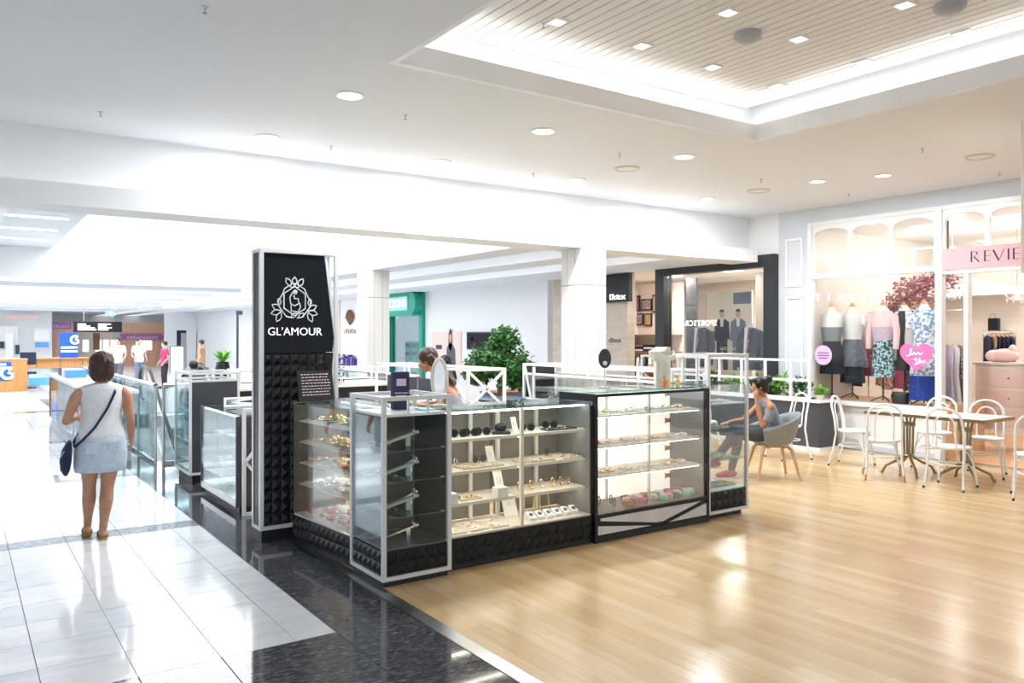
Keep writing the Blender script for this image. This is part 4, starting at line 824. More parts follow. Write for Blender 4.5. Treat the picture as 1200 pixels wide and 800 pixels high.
# ---- grey tub chair
def shell_h(a): return .585 + .19 * max(0, math.cos(a / 2)) ** 3
t = tub = thing('tub_chair', 'grey moulded tub chair with splayed beech legs', 'armchair', (7.93, 5.95, 0), R(55), local=True)
NA, NR = 26, 7; vs_, fs = [], []
for i in range(NA + 1):
    a = R(-128 + 256 * i / NA)                             # 0 = straight behind (-Y)
    for j in range(NR):
        s_ = j / (NR - 1); rr = .17 + .145 * s_ ** .55; z = .40 + (shell_h(a) - .40) * s_ ** 1.25; vs_.append((rr * math.sin(a) * 1.03, -rr * math.cos(a), z))
for i in range(NA):
    for j in range(NR - 1): q = i * NR + j; fs.append((q, q + NR, q + NR + 1, q + 1))
sh = MB().add(vs_, fs).build('shell', 'chair_grey', t, smooth=True); so = sh.modifiers.new('thickness', 'SOLIDIFY'); so.thickness = .014; so.offset = 0
MB().lathe([(.001, .385), (.16, .385), (.2, .40), (.235, .43), (.22, .445), (.001, .44)], 26, (0, .01, 0)).build('seat', 'chair_grey', t, smooth=True)
MB().obox((0, 0, .37), (.34, .05, .028), Matrix.Rotation(R(45), 3, 'Z')).obox((0, 0, .37), (.05, .34, .028), Matrix.Rotation(R(45), 3, 'Z')).build('seat_frame', 'beech', t, .004)
for sx in (-1, 1):
    for sy in (-1, 1): MB().tube([(sx * .13, sy * .13, .385), (sx * .17, sy * .17, .34), (sx * .245, sy * .245, 0)], [.022, .022, .012], 8).build('leg', 'beech', t, smooth=True)
# ---- potted ficus behind the kiosk
tx, ty = 5.88, 8.67
t = tree = thing('ficus_tree', 'leafy green potted ficus behind the kiosk desk', 'tree', (tx, ty, 0))
MB().lathe([(.16, 0), (.2, .4), (.22, .42), (.2, .42), (.18, .39)], 20, (tx, ty, 0)).build('pot', 'charcoal', t, smooth=True); MB().lathe([(.18, .38), (.001, .385)], 16, (tx, ty, 0)).build('soil', 'soil', t)
MB().tube([(tx, ty, .38), (tx + .02, ty, .7), (tx - .02, ty, 1.0), (tx, ty, 1.35)], [.045, .04, .035, .02], 8).build('trunk', 'bark', t, smooth=True)
for k in range(9):
    a = k * 2.4; MB().tube([(tx, ty, 1.0 + .03 * k), (tx + .18 * math.cos(a), ty + .18 * math.sin(a), 1.2 + .03 * k), (tx + .35 * math.cos(a), ty + .35 * math.sin(a), 1.28 + .04 * k)], [.016, .011, .004], 6).build('branch', 'bark', t, smooth=True)
mb = MB()
for k, (dx, dz, r) in enumerate(((0, .28, .36), (-.3, .1, .27), (.3, .08, .3), (.05, .50, .24), (.12, .03, .33), (-.15, .2, .33), (.32, -.06, .22), (-.36, -.02, .18))):
    leafclump(mb, (tx + dx * .85 * CY + random.uniform(-.06, .06), ty - dx * .85 * SY + random.uniform(-.1, .1), 1.18 + dz * .95), r * .85, 560, .075, .8, 20 + k, -.35)
o = mb.build('foliage', 'leaf', t); o['kind'] = 'stuff'
# low bench and boxes round the tree
t = thing('planter_crate', 'low timber topped planter crate beside the ficus', 'crate', (6.45, 9.2, 0)); bx(t, 'body', 6.05, 6.85, 9.0, 9.4, 0, .86, 'skyblue'); bx(t, 'top', 6.03, 6.87, 8.98, 9.42, .861, .9, 'shelf_wood')
one('cushion', MB().box(5.02, 5.5, 7.55, 7.95, .0, .95), 'charcoal', 'dark stool block inside the kiosk behind the glass counter', 'stool', bevel=.02)
# ================================================================ PEOPLE
V = Vector
def limb(mb, pts, rad):
    pts = [V(q) for q in pts]; mb.tube(pts, rad, 12)
    for q, r in zip(pts, rad): mb.ball(q, r * .99, n=10, m=7)
def hand(mb, wr, d, nrm, s=1., curl=.5, lat=None):
    """palm, four unequal fingers with a knuckle bend and a thumb at the side"""
    wr, d = V(wr), V(d).normalized(); nrm = V(nrm); nrm = (nrm - d * nrm.dot(d)).normalized(); la = d.cross(nrm) if lat is None else (d.cross(nrm) * lat)
    B = Matrix((la, d, nrm)).transposed()
    mb.ball(wr + d * .045 * s, .037 * s, .052 * s, .015 * s, 10, 7, B)
    for i, ln in enumerate((.062, .072, .068, .052)):
        b = wr + d * (.078 - .004 * abs(i - 1.2)) * s + la * (1.4 - i) * .0185 * s; k = d * math.cos(curl) + nrm * math.sin(curl); k2 = d * math.cos(curl * 2.1) + nrm * math.sin(curl * 2.1)
        mb.tube([b, b + k * ln * .5 * s, b + (k * .5 + k2 * .48) * ln * s], [.0088 * s, .0082 * s, .0065 * s], 8)
    b = wr + d * .022 * s + la * .03 * s; mb.tube([b, b + (d * .62 + la * .6 + nrm * .35) * .034 * s, b + (d * 1.35 + la * .75 + nrm * .75) * .034 * s], [.0115 * s, .010 * s, .0075 * s], 8)
def head(mb, c, fwd, up, s=1.):
    """skull, jaw, brow, nose, lips, ears; c = head centre, eyes at half height"""
    fwd, up = V(fwd).normalized(), V(up); up = (up - fwd * up.dot(fwd)).normalized(); rt = fwd.cross(up); B = Matrix((rt, fwd, up)).transposed(); c = V(c)
    P = lambda x, y, z: c + B @ V((x, y, z)) * s
    mb.ball(P(0, -.012, .022), .074 * s, .093 * s, .088 * s, 16, 12, B); mb.ball(P(0, .022, -.035), .056 * s, .062 * s, .072 * s, 14, 10, B); mb.ball(P(0, .05, -.085), .03 * s, .028 * s, .024 * s, 10, 8, B)
    mb.tube([P(0, .08, .012), P(0, .098, -.02), P(0, .104, -.03)], [.009 * s, .012 * s, .012 * s], 8); mb.ball(P(0, .09, -.034), .018 * s, .014 * s, .010 * s, 8, 6, B)
    mb.ball(P(0, .08, -.058), .024 * s, .010 * s, .007 * s, 8, 6, B); mb.ball(P(0, .078, -.068), .021 * s, .010 * s, .007 * s, 8, 6, B)
    for k in (-1, 1): mb.ball(P(k * .074, -.005, -.008), .008 * s, .016 * s, .029 * s, 8, 6, B); mb.ball(P(k * .03, .072, .022), .024 * s, .012 * s, .007 * s, 8, 6, B)
    return P, B
def eyes(t, P, B, s=1.):
    for k in (-1, 1):
        MB().ball(P(k * .03, .072, .004), .012 * s, .010 * s, .0085 * s, 8, 6, B).build('eye', 'cloth_white', t, smooth=True); MB().ball(P(k * .03, .0805, .004), .006 * s, .004 * s, .006 * s, 8, 6, B).build('iris', 'hair_black', t, smooth=True)
    MB().ball(P(0, .0885, -.062), .021 * s, .004 * s, .0075 * s, 8, 6, B).build('lips', 'palepink', t, smooth=True)
def skin(t, mb, mt, vox, name='body', it=5, cuts=()):
    me = remesh(mb, vox, it, cuts, name); me.materials.append(M[mt]); return put(name, me, t)
def ringtilt(d, side=(1, 0, 0)):
    d = V(d).normalized(); x = V(side); x = (x - d * x.dot(d)).normalized(); return Matrix((x, d.cross(x), d)).transposed()

# ---------------------------------------------------------------- woman walking away
p = G(119, 629); t = thing('person', 'woman in a white sleeveless top and pale blue skirt walking away with a shoulder bag', 'person', (p.x, p.y, 0), R(-2), local=True)
torso = [((0, .0, .74), .13, .10), ((0, 0, .80), .168, .118), ((0, -.005, .86), .172, .118), ((0, 0, .95), .142, .10), ((0, .005, 1.0), .136, .098), ((0, .005, 1.10), .15, .108), ((0, 0, 1.19), .158, .098), ((0, -.012, 1.245), .145, .075), ((0, -.02, 1.285), .075, .055)]
b = MB().loft(torso, 20); b.tube([(0, -.02, 1.25), (0, -.012, 1.36)], [.05, .046], 12)
P, B = head(b, (0, .005, 1.425), (.05, 1, -.05), (0, 0, 1), .96)
for s_, el, wr, hd in ((-1, (-.262, -.05, .985), (-.175, .15, .995), (.5, .8, .1)), (1, (.215, -.045, .965), (.232, .07, .78), (0, .35, -.93))):
    limb(b, [(s_ * .155, -.012, 1.215), (s_ * .19, -.015, 1.17), V(el) * .55 + V((s_ * .175, -.012, 1.2)) * .45, el], [.042, .047, .042, .034]); w_ = V(wr)
    limb(b, [el, V(el) * .6 + w_ * .4, w_], [.034, .034, .022]); hand(b, w_, hd, (-s_, 0, 0.2), .92, .55, 1)
for s_, kn, an in ((-1, (-.085, .07, .42), (-.095, .10, .085)), (1, (.045, .03, .41), (.005, -.06, .075))):
    hp = V((s_ * .085, 0, .79)); kn, an = V(kn), V(an); cf = kn * .68 + an * .32 + V((0, -.022, 0)); low = kn * .25 + an * .75 + V((0, -.008, 0))
    limb(b, [hp, hp * .6 + kn * .4, hp * .2 + kn * .8, kn], [.092, .082, .06, .052]); limb(b, [kn, cf, low, an], [.052, .055, .036, .031]); b.ball(an + V((0, -.02, -.04)), .032, .036, .035); b.tube([an + V((0, 0, -.025)), an + V((0, .09, -.05)), an + V((0, .15, -.058))], [.033, .032, .02], 10)
skin(t, b, 'skin', .0075)
inf = MB().loft([((c[0], c[1], c[2]), rx + .012, ry + .012) for c, rx, ry in torso[1:]], 22)
for s_ in (-1, 1): inf.tube([(s_ * .10, -.015, 1.235), (s_ * .145, -.012, 1.215)], [.05, .044], 10)
skin(t, inf, 'tank_white', .009, 'sleeveless_top', 4, [((0, 0, .835), (0, 0, -1)), ((0, 0, 1.282), (0, .15, 1)), ((.172, 0, 0), (1, 0, 0)), ((-.172, 0, 0), (-1, 0, 0))])
sk = MB().loft([((0, 0, .865), .178, .126), ((0, -.004, .80), .192, .138), ((0, -.004, .70), .20, .142), ((-.005, 0, .6), .198, .138), ((-.008, .005, .555), .192, .135)], 28, cap=False)
for i, q in enumerate(sk.v): q.x += .004 * math.sin(q.z * 70 + q.y * 30); q.y += .004 * math.sin(q.z * 40 + q.x * 45)
o = sk.build('skirt', 'skirt_blue', t, smooth=True); m_ = o.modifiers.new('thickness', 'SOLIDIFY'); m_.thickness = .006
for x, s_ in ((-.085, 1), (.075, -1)): MB().prism([(-.045, -.05), (.045, -.05), (.045, .04), (-.045, .04)], (x, -.143, .765), (1, 0, 0), (0, 0, 1), (0, .008, 0)).build('back_pocket', 'skirt_blue', o, .003)
hr = MB().ball(P(0, -.03, .03), .092, .098, .10, 16, 12, B).ball(P(0, -.055, -.03), .085, .07, .085, 14, 10, B).ball(P(.058, -.03, -.05), .04, .055, .07, 10, 8, B).ball(P(-.058, -.03, -.05), .04, .055, .07, 10, 8, B).ball(P(0, .02, .09), .075, .07, .035, 12, 8, B)
for k in range(14): a = R(180 + 180 * k / 13); hr.tube([P(.085 * math.cos(a), -.03 + .075 * math.sin(a), .0), P(.08 * math.cos(a), -.03 + .07 * math.sin(a), -.08), P(.062 * math.cos(a), -.03 + .055 * math.sin(a), -.115 - .01 * (k % 3))], [.022, .02, .008], 6)
rh = random.Random(3)
for k in range(70):
    a = rh.uniform(0, 6.28); e0 = rh.uniform(.1, 1.3); a2 = a + rh.uniform(-.5, .5)
    q = [P(.09 * math.cos(a + (a2 - a) * u_) * math.cos(e0 - 1.1 * u_), -.03 + .098 * math.sin(a + (a2 - a) * u_) * math.cos(e0 - 1.1 * u_), .03 + .1 * math.sin(e0 - 1.1 * u_)) for u_ in (0, .5, 1)]
    if q[2].y < .08: hr.tube(q, [.008, .015, .007], 6)
skin(t, hr, 'hair_brown', .0065, 'hair', 1); eyes(t, P, B, .96)
for an in ((-.095, .10, .085), (.005, -.06, .075)):
    a = V(an); sl_ = MB().tube([a + V((0, -.06, -.062)), a + V((0, -.03, -.05)), a + V((0, .06, -.055)), a + V((0, .15, -.065)), a + V((0, .175, -.068))], [.024, .038, .042, .036, .012], 12)
    zmin = an[2] - .085
    for q in sl_.v: q.z = max(q.z, zmin + .003)
    skin(t, sl_, 'mustard', .006, 'shoe', 2, [(a + V((0, .02, -.045)), (0, -.12, 1))])
strap = [(.085, -.04, 1.262), (.09, -.105, 1.21), (.03, -.13, 1.08), (-.06, -.128, .93), (-.15, -.115, .83), (-.20, -.05, .77), (-.20, .04, .80), (-.10, .13, 1.0), (.05, .115, 1.2), (.085, .03, 1.265)]
bag = thing('shoulder_bag', 'navy pouch bag on a diagonal strap at the hip of the walking woman', 'bag', (p.x, p.y, 0), R(-2), local=True)
mb = MB()
for a, c in zip(strap, strap[1:] + strap[:1]): mb.bar(a, c, .018, .006, (0, -1, 0) if a[1] < 0 else (0, 1, 0))
mb.build('strap', 'cloth_navy', bag)
MB().loft([((-.262, 0, .535), .012, .02), ((-.265, 0, .58), .035, .075), ((-.262, 0, .66), .045, .11), ((-.252, 0, .74), .038, .11), ((-.238, 0, .80), .02, .085), ((-.232, 0, .82), .008, .06)], 18).build('pouch', 'cloth_navy', bag, smooth=True)
MB().bar((-.30, -.06, .70), (-.275, -.09, .745), .01, .006).build('zip', 'steel', bag)
ph = thing('phone', 'dark phone in the left hand of the walking woman', 'phone', (p.x, p.y, 0), R(-2), local=True); MB().obox((-.118, .245, 1.0), (.02, .075, .12), Matrix.Rotation(R(20), 3, 'X')).build('case', 'black', ph, .004)

# ---------------------------------------------------------------- woman in the tub chair
sx_, sy_ = tub.location.x, tub.location.y
t = thing('person', 'woman with a dark bun and grey cold-shoulder top in the tub chair, cheek in hand', 'person', (sx_, sy_, 0), R(55), local=True)
torso = [((0, -.03, .47), .15, .13), ((0, -.02, .54), .165, .125), ((0, .0, .62), .145, .105), ((0, .03, .70), .142, .10), ((0, .065, .79), .16, .105), ((0, .085, .86), .165, .092), ((0, .095, .905), .14, .07), ((0, .105, .94), .065, .052)]
b = MB().loft(torso, 20); b.tube([(0, .10, .91), (0, .135, 1.02)], [.05, .045], 12)
P, B = head(b, (0, .155, 1.075), (.12, 1, -.12), (0, .1, 1), .96)
# near arm (her left, towards the camera, -X): elbow on the thigh, hand at the cheek
limb(b, [(-.16, .09, .875), (-.195, .085, .84), (-.205, .12, .72), (-.20, .17, .625)], [.043, .047, .04, .034]); limb(b, [(-.20, .17, .625), (-.165, .20, .76), (-.105, .225, .925)], [.035, .034, .022]); hand(b, (-.105, .225, .925), (.12, -.02, 1), (.9, -.45, 0), .92, .35, -1)
# far arm reaching forward
limb(b, [(.16, .09, .875), (.19, .10, .83), (.19, .2, .74), (.16, .30, .66)], [.043, .046, .039, .034]); limb(b, [(.16, .30, .66), (.10, .42, .65), (.03, .52, .645)], [.034, .032, .022]); hand(b, (.03, .52, .645), (-.35, 1, -.15), (0, 0, -1), .92, .4, 1)
legs = (((-.085, .02, .50), (-.095, .44, .53), (-.06, .50, .10)), ((.085, .02, .50), (.07, .42, .55), (.05, .66, .20)))
for hp, kn, an in legs:
    hp, kn, an = V(hp), V(kn), V(an); limb(b, [hp, hp * .5 + kn * .5, kn], [.088, .076, .056]); limb(b, [kn, kn * .65 + an * .35 + V((0, -.018, 0)), an], [.054, .052, .032]); b.tube([an + V((0, 0, -.03)), an + V((0, .09, -.055)), an + V((0, .15, -.062))], [.034, .032, .02], 10)
skin(t, b, 'skin_tan', .0075)
inf = MB().loft([(c, rx + .013, ry + .013) for c, rx, ry in torso], 22)
for s_ in (-1, 1): inf.tube([(s_ * .19, .09, .81), (s_ * .205, .115, .73), (s_ * .205, .14, .68)], [.056, .052, .052], 12)
inf.tube([(-.05, .02, .60), (-.205, .10, .79)], [.02, .045], 10); inf.tube([(.05, .02, .60), (.205, .11, .79)], [.02, .045], 10)
skin(t, inf, 'top_grey', .010, 'top', 4, [((0, .06, .90), (0, -.3, 1))])
tr_ = MB().ball((0, -.02, .5), .17, .14, .085)
for hp, kn, an in legs:
    hp, kn, an = V(hp), V(kn), V(an); limb(tr_, [hp, hp * .5 + kn * .5, kn], [.098, .086, .066]); limb(tr_, [kn, kn * .6 + an * .4 + V((0, -.018, 0)), an + V((0, 0, .02))], [.064, .060, .044])
skin(t, tr_, 'denim_dark', .011, 'trousers', 3)
for hp, kn, an in legs:
    a = V(an); skin(t, MB().tube([a + V((0, -.05, -.06)), a + V((0, -.02, -.04)), a + V((0, .06, -.05)), a + V((0, .16, -.072)), a + V((0, .19, -.078))], [.03, .042, .045, .038, .016], 12), 'magenta', .007, 'shoe', 2); MB().obox(a + V((0, .065, -.094)), (.075, .25, .012), Matrix.Identity(3)).build('sole', 'cloth_white', t, .003)
hr = MB().ball(P(0, -.028, .035), .088, .098, .092, 16, 12, B).ball(P(0, -.06, -.02), .07, .055, .07, 12, 9, B).ball(P(0, -.115, .075), .055, .055, .052, 12, 9, B).ball(P(.0, .035, .085), .06, .05, .03, 10, 8, B)
skin(t, hr, 'hair_black', .008, 'hair', 2); eyes(t, P, B, .96)
MB().tube([P(.07 * math.cos(R(a)), .01, .03 + .088 * math.sin(R(a))) for a in range(0, 181, 20)], .004, 6).build('hair_band', 'gold', t, smooth=True)

# ---------------------------------------------------------------- shop assistant seated inside the kiosk
def sitter(label, loc, rz, hair, top, topname, trousers, skinm='skin', tall=1., longhair=True, seat=.62, vox=.009, arms='desk', trname='trousers', lean=0., cut=.93):
    t = thing('person', label, 'person', (loc[0], loc[1], 0), R(rz), local=True); z = seat - .45
    T = [((0, -.03, .47 + z), .15, .13), ((0, -.02, .55 + z), .16, .122), ((0, .0, .65 + z), .135, .10), ((0, .02, .75 + z), .145, .105), ((0, .03, .86 + z), .162, .10), ((0, .035, .93 + z), .16, .085), ((0, .04, .975 + z), .13, .066), ((0, .05, 1.01 + z), .062, .05)]
    K = lambda y, zz: y + lean * (zz - .55)
    T = [((c[0], K(c[1], c[2] - z), c[2]), rx, ry) for c, rx, ry in T]
    b = MB().loft(T, 20); b.tube([(0, K(.045, .98), .98 + z), (0, K(.075, 1.09), 1.09 + z)], [.048, .044], 12); P, B = head(b, (0, K(.10, 1.145), 1.145 + z), (0, 1, -.45), (0, .3, 1), .96)
    for s_ in (-1, 1):
        el = V((s_ * .25, K(.10, .70), .70 + z)); wr = V((s_ * .12, K(.33, .72), .72 + z)); limb(b, [(s_ * .155, K(.035, .945), .945 + z), (s_ * .19, K(.035, .90), .90 + z), V((s_ * .225, K(.06, .8), .80 + z)), el], [.042, .046, .039, .033]); limb(b, [el, el * .5 + wr * .5, wr], [.033, .031, .021]); hand(b, wr, (-s_ * .4, 1, -.1), (0, 0, -1), .92, .4, -s_)
    for s_ in (-1, 1):
        hp, kn, an = V((s_ * .085, .02, .5 + z)), V((s_ * .10, .42, .50 + z)), V((s_ * .10, .38, .09)); limb(b, [hp, hp * .5 + kn * .5, kn], [.086, .074, .055]); limb(b, [kn, kn * .65 + an * .35, an], [.053, .05, .032]); b.tube([an + V((0, 0, -.03)), an + V((0, .1, -.055)), an + V((0, .15, -.06))], [.034, .032, .02], 10)
    skin(t, b, skinm, vox)
    skin(t, MB().loft([(c, rx + .012, ry + .012) for c, rx, ry in T], 22), top, .011, topname, 4, [((0, K(0, cut), cut + z), (0, -.35, 1)), ((.172, 0, 0), (1, 0, 0)), ((-.172, 0, 0), (-1, 0, 0))])
    q = MB().ball((0, -.02, .5 + z), .17, .14, .085)
    for s_ in (-1, 1):
        hp, kn, an = V((s_ * .085, .02, .5 + z)), V((s_ * .10, .42, .50 + z)), V((s_ * .10, .38, .12)); limb(q, [hp, hp * .5 + kn * .5, kn], [.096, .084, .064]); limb(q, [kn, kn * .6 + an * .4, an], [.062, .058, .044])
    skin(t, q, trousers, .012, trname, 3)
    hr = MB().ball(P(0, -.03, .035), .09, .10, .095, 16, 12, B).ball(P(0, -.06, -.03), .08, .06, .08, 12, 9, B)
    if longhair:
        for k in range(11):
            x = -.06 + .012 * k; hr.tube([P(x * 1.3, -.06, .03), P(x * 1.2, -.085, -.06), V((x, K(-.06, 1.0), 1.0 + z)), V((x * .8, K(-.085, .9), .9 + z + .02 * (k % 3)))], [.03, .028, .022, .010], 8)
    skin(t, hr, hair, .009, 'hair', 2); eyes(t, P, B, .96)
    return t
def stool(label, loc, h):
    t = thing('stool', label, 'stool', (loc[0], loc[1], 0), local=True); MB().lathe([(.17, h - .05), (.18, h - .03), (.17, h), (.001, h)], 18).build('seat', 'black', t, smooth=True); MB().tube([(0, 0, .03), (0, 0, h - .05)], .025, 10).build('column', 'chrome', t); MB().lathe([(.2, 0), (.2, .015), (.03, .03)], 20).build('base', 'chrome', t, smooth=True)
SA = (4.02, 6.62)
sitter('woman with long brown hair and grey halter top seated inside the kiosk', SA, 48, 'hair_brown', 'top_grey', 'halter_top', 'cloth_black', 'skin', seat=.74, lean=.4, cut=.84)
stool('black stool under the seated shop assistant', (SA[0], SA[1]), .69)
SB = (6.3, 10.68)
sitter('dark haired person in a white and red top seated in front of the poster', SB, 60, 'hair_black', 'red', 'top', 'cloth_black', 'skin_tan', seat=.55); stool('black stool beyond the kiosk under the dark haired person', SB, .52)
SC = (7.05, 6.95)
sitter('person with reddish brown hair whose head shows above the black framed unit', SC, 70, 'hair_red', 'cloth_black', 'top', 'cloth_black', 'skin_light', seat=.50); stool('low stool under the reddish haired person', SC, .47)
# ================================================================ SHOPS
def lampat(parent, loc, energy, size, col=(1, .96, .92), kind='AREA'):
    l = bpy.data.lights.new('shop_lamp', kind)
    if kind == 'AREA': l.shape = 'DISK'; l.size = size
    else: l.shadow_soft_size = size
    l.energy = energy; l.color = col
    o = bpy.data.objects.new('lamp', l); C.objects.link(o); o.parent = parent; o.location = Vector(loc) - Vector(ORG.get(parent.name, (0, 0, 0))); return o
def glyphs(parent, o, u, w, width, height, n, mt, seed=1, depth=.004):
    """a row of small letter strokes too blurred to read"""
    rnd = random.Random(seed); u, w = Vector(u), Vector(w); mb = MB(); step = width / n
    for i in range(n):
        h = height * rnd.choice((.7, .7, 1, .85)); q = Vector(o) + u * (-width / 2 + step * (i + .15)); nn = u.cross(w)
        mb.prism([(0, 0), (step * .25, 0), (step * .25, h), (0, h)], q, u, w, nn * depth); mb.prism([(step * .25, h * .75), (step * .65, h * .75), (step * .65, h), (step * .25, h)], q, u, w, nn * depth)
        if i % 2: mb.prism([(step * .45, 0), (step * .65, 0), (step * .65, h * .75), (step * .45, h * .75)], q, u, w, nn * depth)
        else: mb.prism([(step * .25, 0), (step * .65, 0), (step * .65, h * .25), (step * .25, h * .25)], q, u, w, nn * depth)
    return mb.build('lettering', mt, parent)
YN = Vector((0, -1, 0))                                     # "right" when looking at the right hand wall
# ---------------------------------------------------------------- dress shop
SY0, SY1 = 1.6, 7.5
sh = MB().box(WX + .15, 14.6, SY1, SY1 + .08, 0, 3.42).box(14.6, 14.7, SY0, SY1, 0, 3.42).box(WX, 14.6, SY0 - .1, SY0, 0, 3.42)
struct('wall_dress_shop', sh, 'warmwhite', 'warm white inner walls of the dress shop', 'wall')
cs_ = struct('ceiling_dress_shop', MB().box(WX + .15, 14.6, SY0, SY1, 3.35, 3.42), 'white', 'warm white ceiling of the dress shop', 'ceiling')
struct('floor_dress_shop', MB().box(WX + .1, 14.6, SY0, SY1, -.011, .004), 'beech', 'light timber floor of the dress shop', 'floor')
for y in (2.4, 3.8, 5.1, 6.3): lampat(cs_, (12.9, y, 3.0), SHOP * 1.1, .12, kind='POINT'); MB().tube([(12.9, y, 3.0), (12.9, y, 3.35)], .006, 6).build('fill_lamp_cord', 'white', cs_); MB().ball((12.9, y, 3.0), .1).build('fill_lamp_globe', 'globe', cs_, smooth=True); bx(cs_, 'fill_panel', 12.0, 12.4, y - .2, y + .2, 3.338, 3.35, 'shop_panel')  # made-up pendants and ceiling panels added to brighten the shop walls and ceiling
# arched niche cornice
mb = MB(); pts = [(0, 0)] + arc(0, 0, 1.0, 0, 90, 10); mb.prism([(q[0] * 1.6, q[1] * .35) for q in pts], (13.9, 7.4, 2.35), (0, -1, 0), (0, 0, 1), (.5, 0, 0)); mb.build('cornice', 'warmwhite', cs_)
front = thing('window_1', 'white timber shopfront of the dress shop with arched transom lights', 'shopfront', (WX, 5.0, 0)); front['kind'] = 'structure'
FX0, FX1 = WX - .04, WX + .06
bx(front, 'stall_riser', WX, WX + .06, 5.5, 7.48, .08, .64, 'white'); bx(front, 'baseboard', WX - .02, WX + .06, 5.5, 7.48, 0, .08, 'wall_blue'); bx(front, 'sill', FX0 - .04, WX + .12, 5.46, 7.49, .64, .70, 'white', .004)
for y0, y1 in ((5.58, 6.5), (6.56, 7.42)):
    for b in ((y0, y0 + .03, .14, .58), (y1 - .03, y1, .14, .58), (y0 + .03, y1 - .03, .14, .17), (y0 + .03, y1 - .03, .55, .58)): bx(front, 'riser_moulding', WX - .012, WX, *b, 'white')
for y0, y1, z1 in ((7.43, 7.499, 3.428), (5.44, 5.53, 3.428), (5.10, 5.16, 2.55), (1.7, 1.8, 3.428)): bx(front, 'post', FX0 - .008, FX1 + .006, y0, y1, .0 if z1 < 3 or y1 < 5.6 else .70, z1, 'white', .004)
bx(front, 'head_rail', FX0, FX1, 5.53, 7.43, 2.55, 2.63, 'white', .004); bx(front, 'head_rail', FX0, FX1, 1.8, 5.44, 2.50, 2.55, 'white', .004); bx(front, 'top_rail', FX0, FX1, 1.8, 7.43, 3.37, 3.43, 'white')
bx(front, 'glass_pane', WX + .02, WX + .03, 5.535, 7.425, .705, 2.545, 'glass_shop'); bx(front, 'glass_pane', WX + .02, WX + .03, 5.165, 5.435, .05, 2.495, 'glass_shop')
bx(front, 'door_frame', WX + .0, WX + .05, 5.165, 5.185, .02, 2.49, 'charcoal')
def arches(y0, y1, z0, n, muntin=None):
    w = (y1 - y0) / n
    for i in range(n):
        a, b_ = y0 + w * i, y0 + w * (i + 1); hw = (w - .06) / 2; c = (a + b_) / 2
        prof = [(-w / 2, 3.37 - z0), (-w / 2, 0), (-hw, 0)] + [(-hw + .0, 3.37 - z0 - .16)] + [(-hw * math.cos(R(t_)), 3.37 - z0 - .16 + .10 * math.sin(R(t_))) for t_ in range(15, 180, 15)] + [(hw, 3.37 - z0 - .16), (hw, 0), (w / 2, 0), (w / 2, 3.37 - z0)]
        m_ = MB(); pl_ = [(-p_[0], p_[1]) for p_ in prof]
        o_ = V((FX0 + .02, c, z0)); n_ = len(pl_); vv = [o_ + V((0, -x, z)) for x, z in pl_]; vv += [q + V((.05, 0, 0)) for q in vv]; m_.add(vv, [(i_, (i_ + 1) % n_, (i_ + 1) % n_ + n_, i_ + n_) for i_ in range(n_)])
        # triangulated faces between outline top and arch
        top = 3.37 - z0; inner = list(range(3, n_ - 3))
        for off in (0, n_):
            ch = inner; outer0, outer1 = 0 + off, n_ - 1 + off
            m_.f.append((off + 0, off + 1, off + 2, off + 3)); m_.f.append((off + n_ - 4, off + n_ - 3, off + n_ - 2, off + n_ - 1))
            k_ = len(inner)
            for q in range(k_ - 1):
                m_.f.append((off + inner[q], off + inner[q + 1], outer0 if q < k_ // 2 else outer1))
            m_.f.append((outer0, off + inner[k_ // 2], outer1))
        m_.build('arched_frame', 'white', front); bx(front, 'transom_glass', FX0 + .035, FX0 + .042, a + .03, b_ - .03, z0, 3.3, 'glass_shop')
        if muntin: bx(front, 'muntin', FX0 + .02, FX0 + .07, a + .03, b_ - .03, muntin, muntin + .035, 'white')
        if muntin: bx(front, 'muntin', FX0 + .02, FX0 + .07, c - .012, c + .012, z0, muntin, 'white')
arches(5.53, 7.43, 2.63, 3, 2.86); arches(3.2, 5.44, 2.84, 4)
sg = thing('shop_sign', 'pale pink fascia sign with slim navy lettering over the dress shop door', 'sign', (WX - .05, 3.6, 2.56)); bx(sg, 'band', WX - .06, WX - .041, 1.8, 5.43, 2.555, 2.835, 'sign_pink', .002)
LX = WX - .061
def stroke(mb, a, b, w): mb.bar((LX, a[0], a[1]), (LX, b[0], b[1]), w, .006, (1, 0, 0))
lt = MB(); z0, z1 = 2.635, 2.775; TK, TN = .020, .005
def lR(y): stroke(lt, (y, z0), (y, z1), TK); stroke(lt, (y, z1), (y - .06, z1 - .008), TN); stroke(lt, (y - .06, z1 - .008), (y - .075, z1 - .04), TK * .7); stroke(lt, (y - .075, z1 - .04), (y - .03, z1 - .07), TN); stroke(lt, (y - .03, z1 - .07), (y - .095, z0), TK * .8)
def lE(y):
    stroke(lt, (y, z0), (y, z1), TK)
    for z in (z0 + .003, (z0 + z1) / 2, z1 - .003): stroke(lt, (y, z), (y - .07, z), TN)
def lV(y): stroke(lt, (y, z1), (y - .065, z0), TK); stroke(lt, (y - .065, z0), (y - .13, z1), TN)
lR(5.05); lE(4.885); lV(4.785); stroke(lt, (4.605, z0), (4.605, z1), TK); lE(4.545); lV(4.43); lV(4.31)
lt.build('lettering', 'navy', sg)
# reflection of a shop name, painted as reversed letters on the pane
gl = thing('painted_reflection', 'painted reflection of a shop name, faint white reversed letters high on the dress shop window', 'lettering', (WX + .01, 6.6, 2.3)); a, b_ = PX(1025, 349, WX), PX(958, 349, WX)
for k, ch in enumerate('ESPRIT'): q = a + (b_ - a) * (k / 5); lettering(gl, ch, .15, q + V((.012, 0, 0)), -YN, Z_, 'sign_white', name='letter', ext=.001)
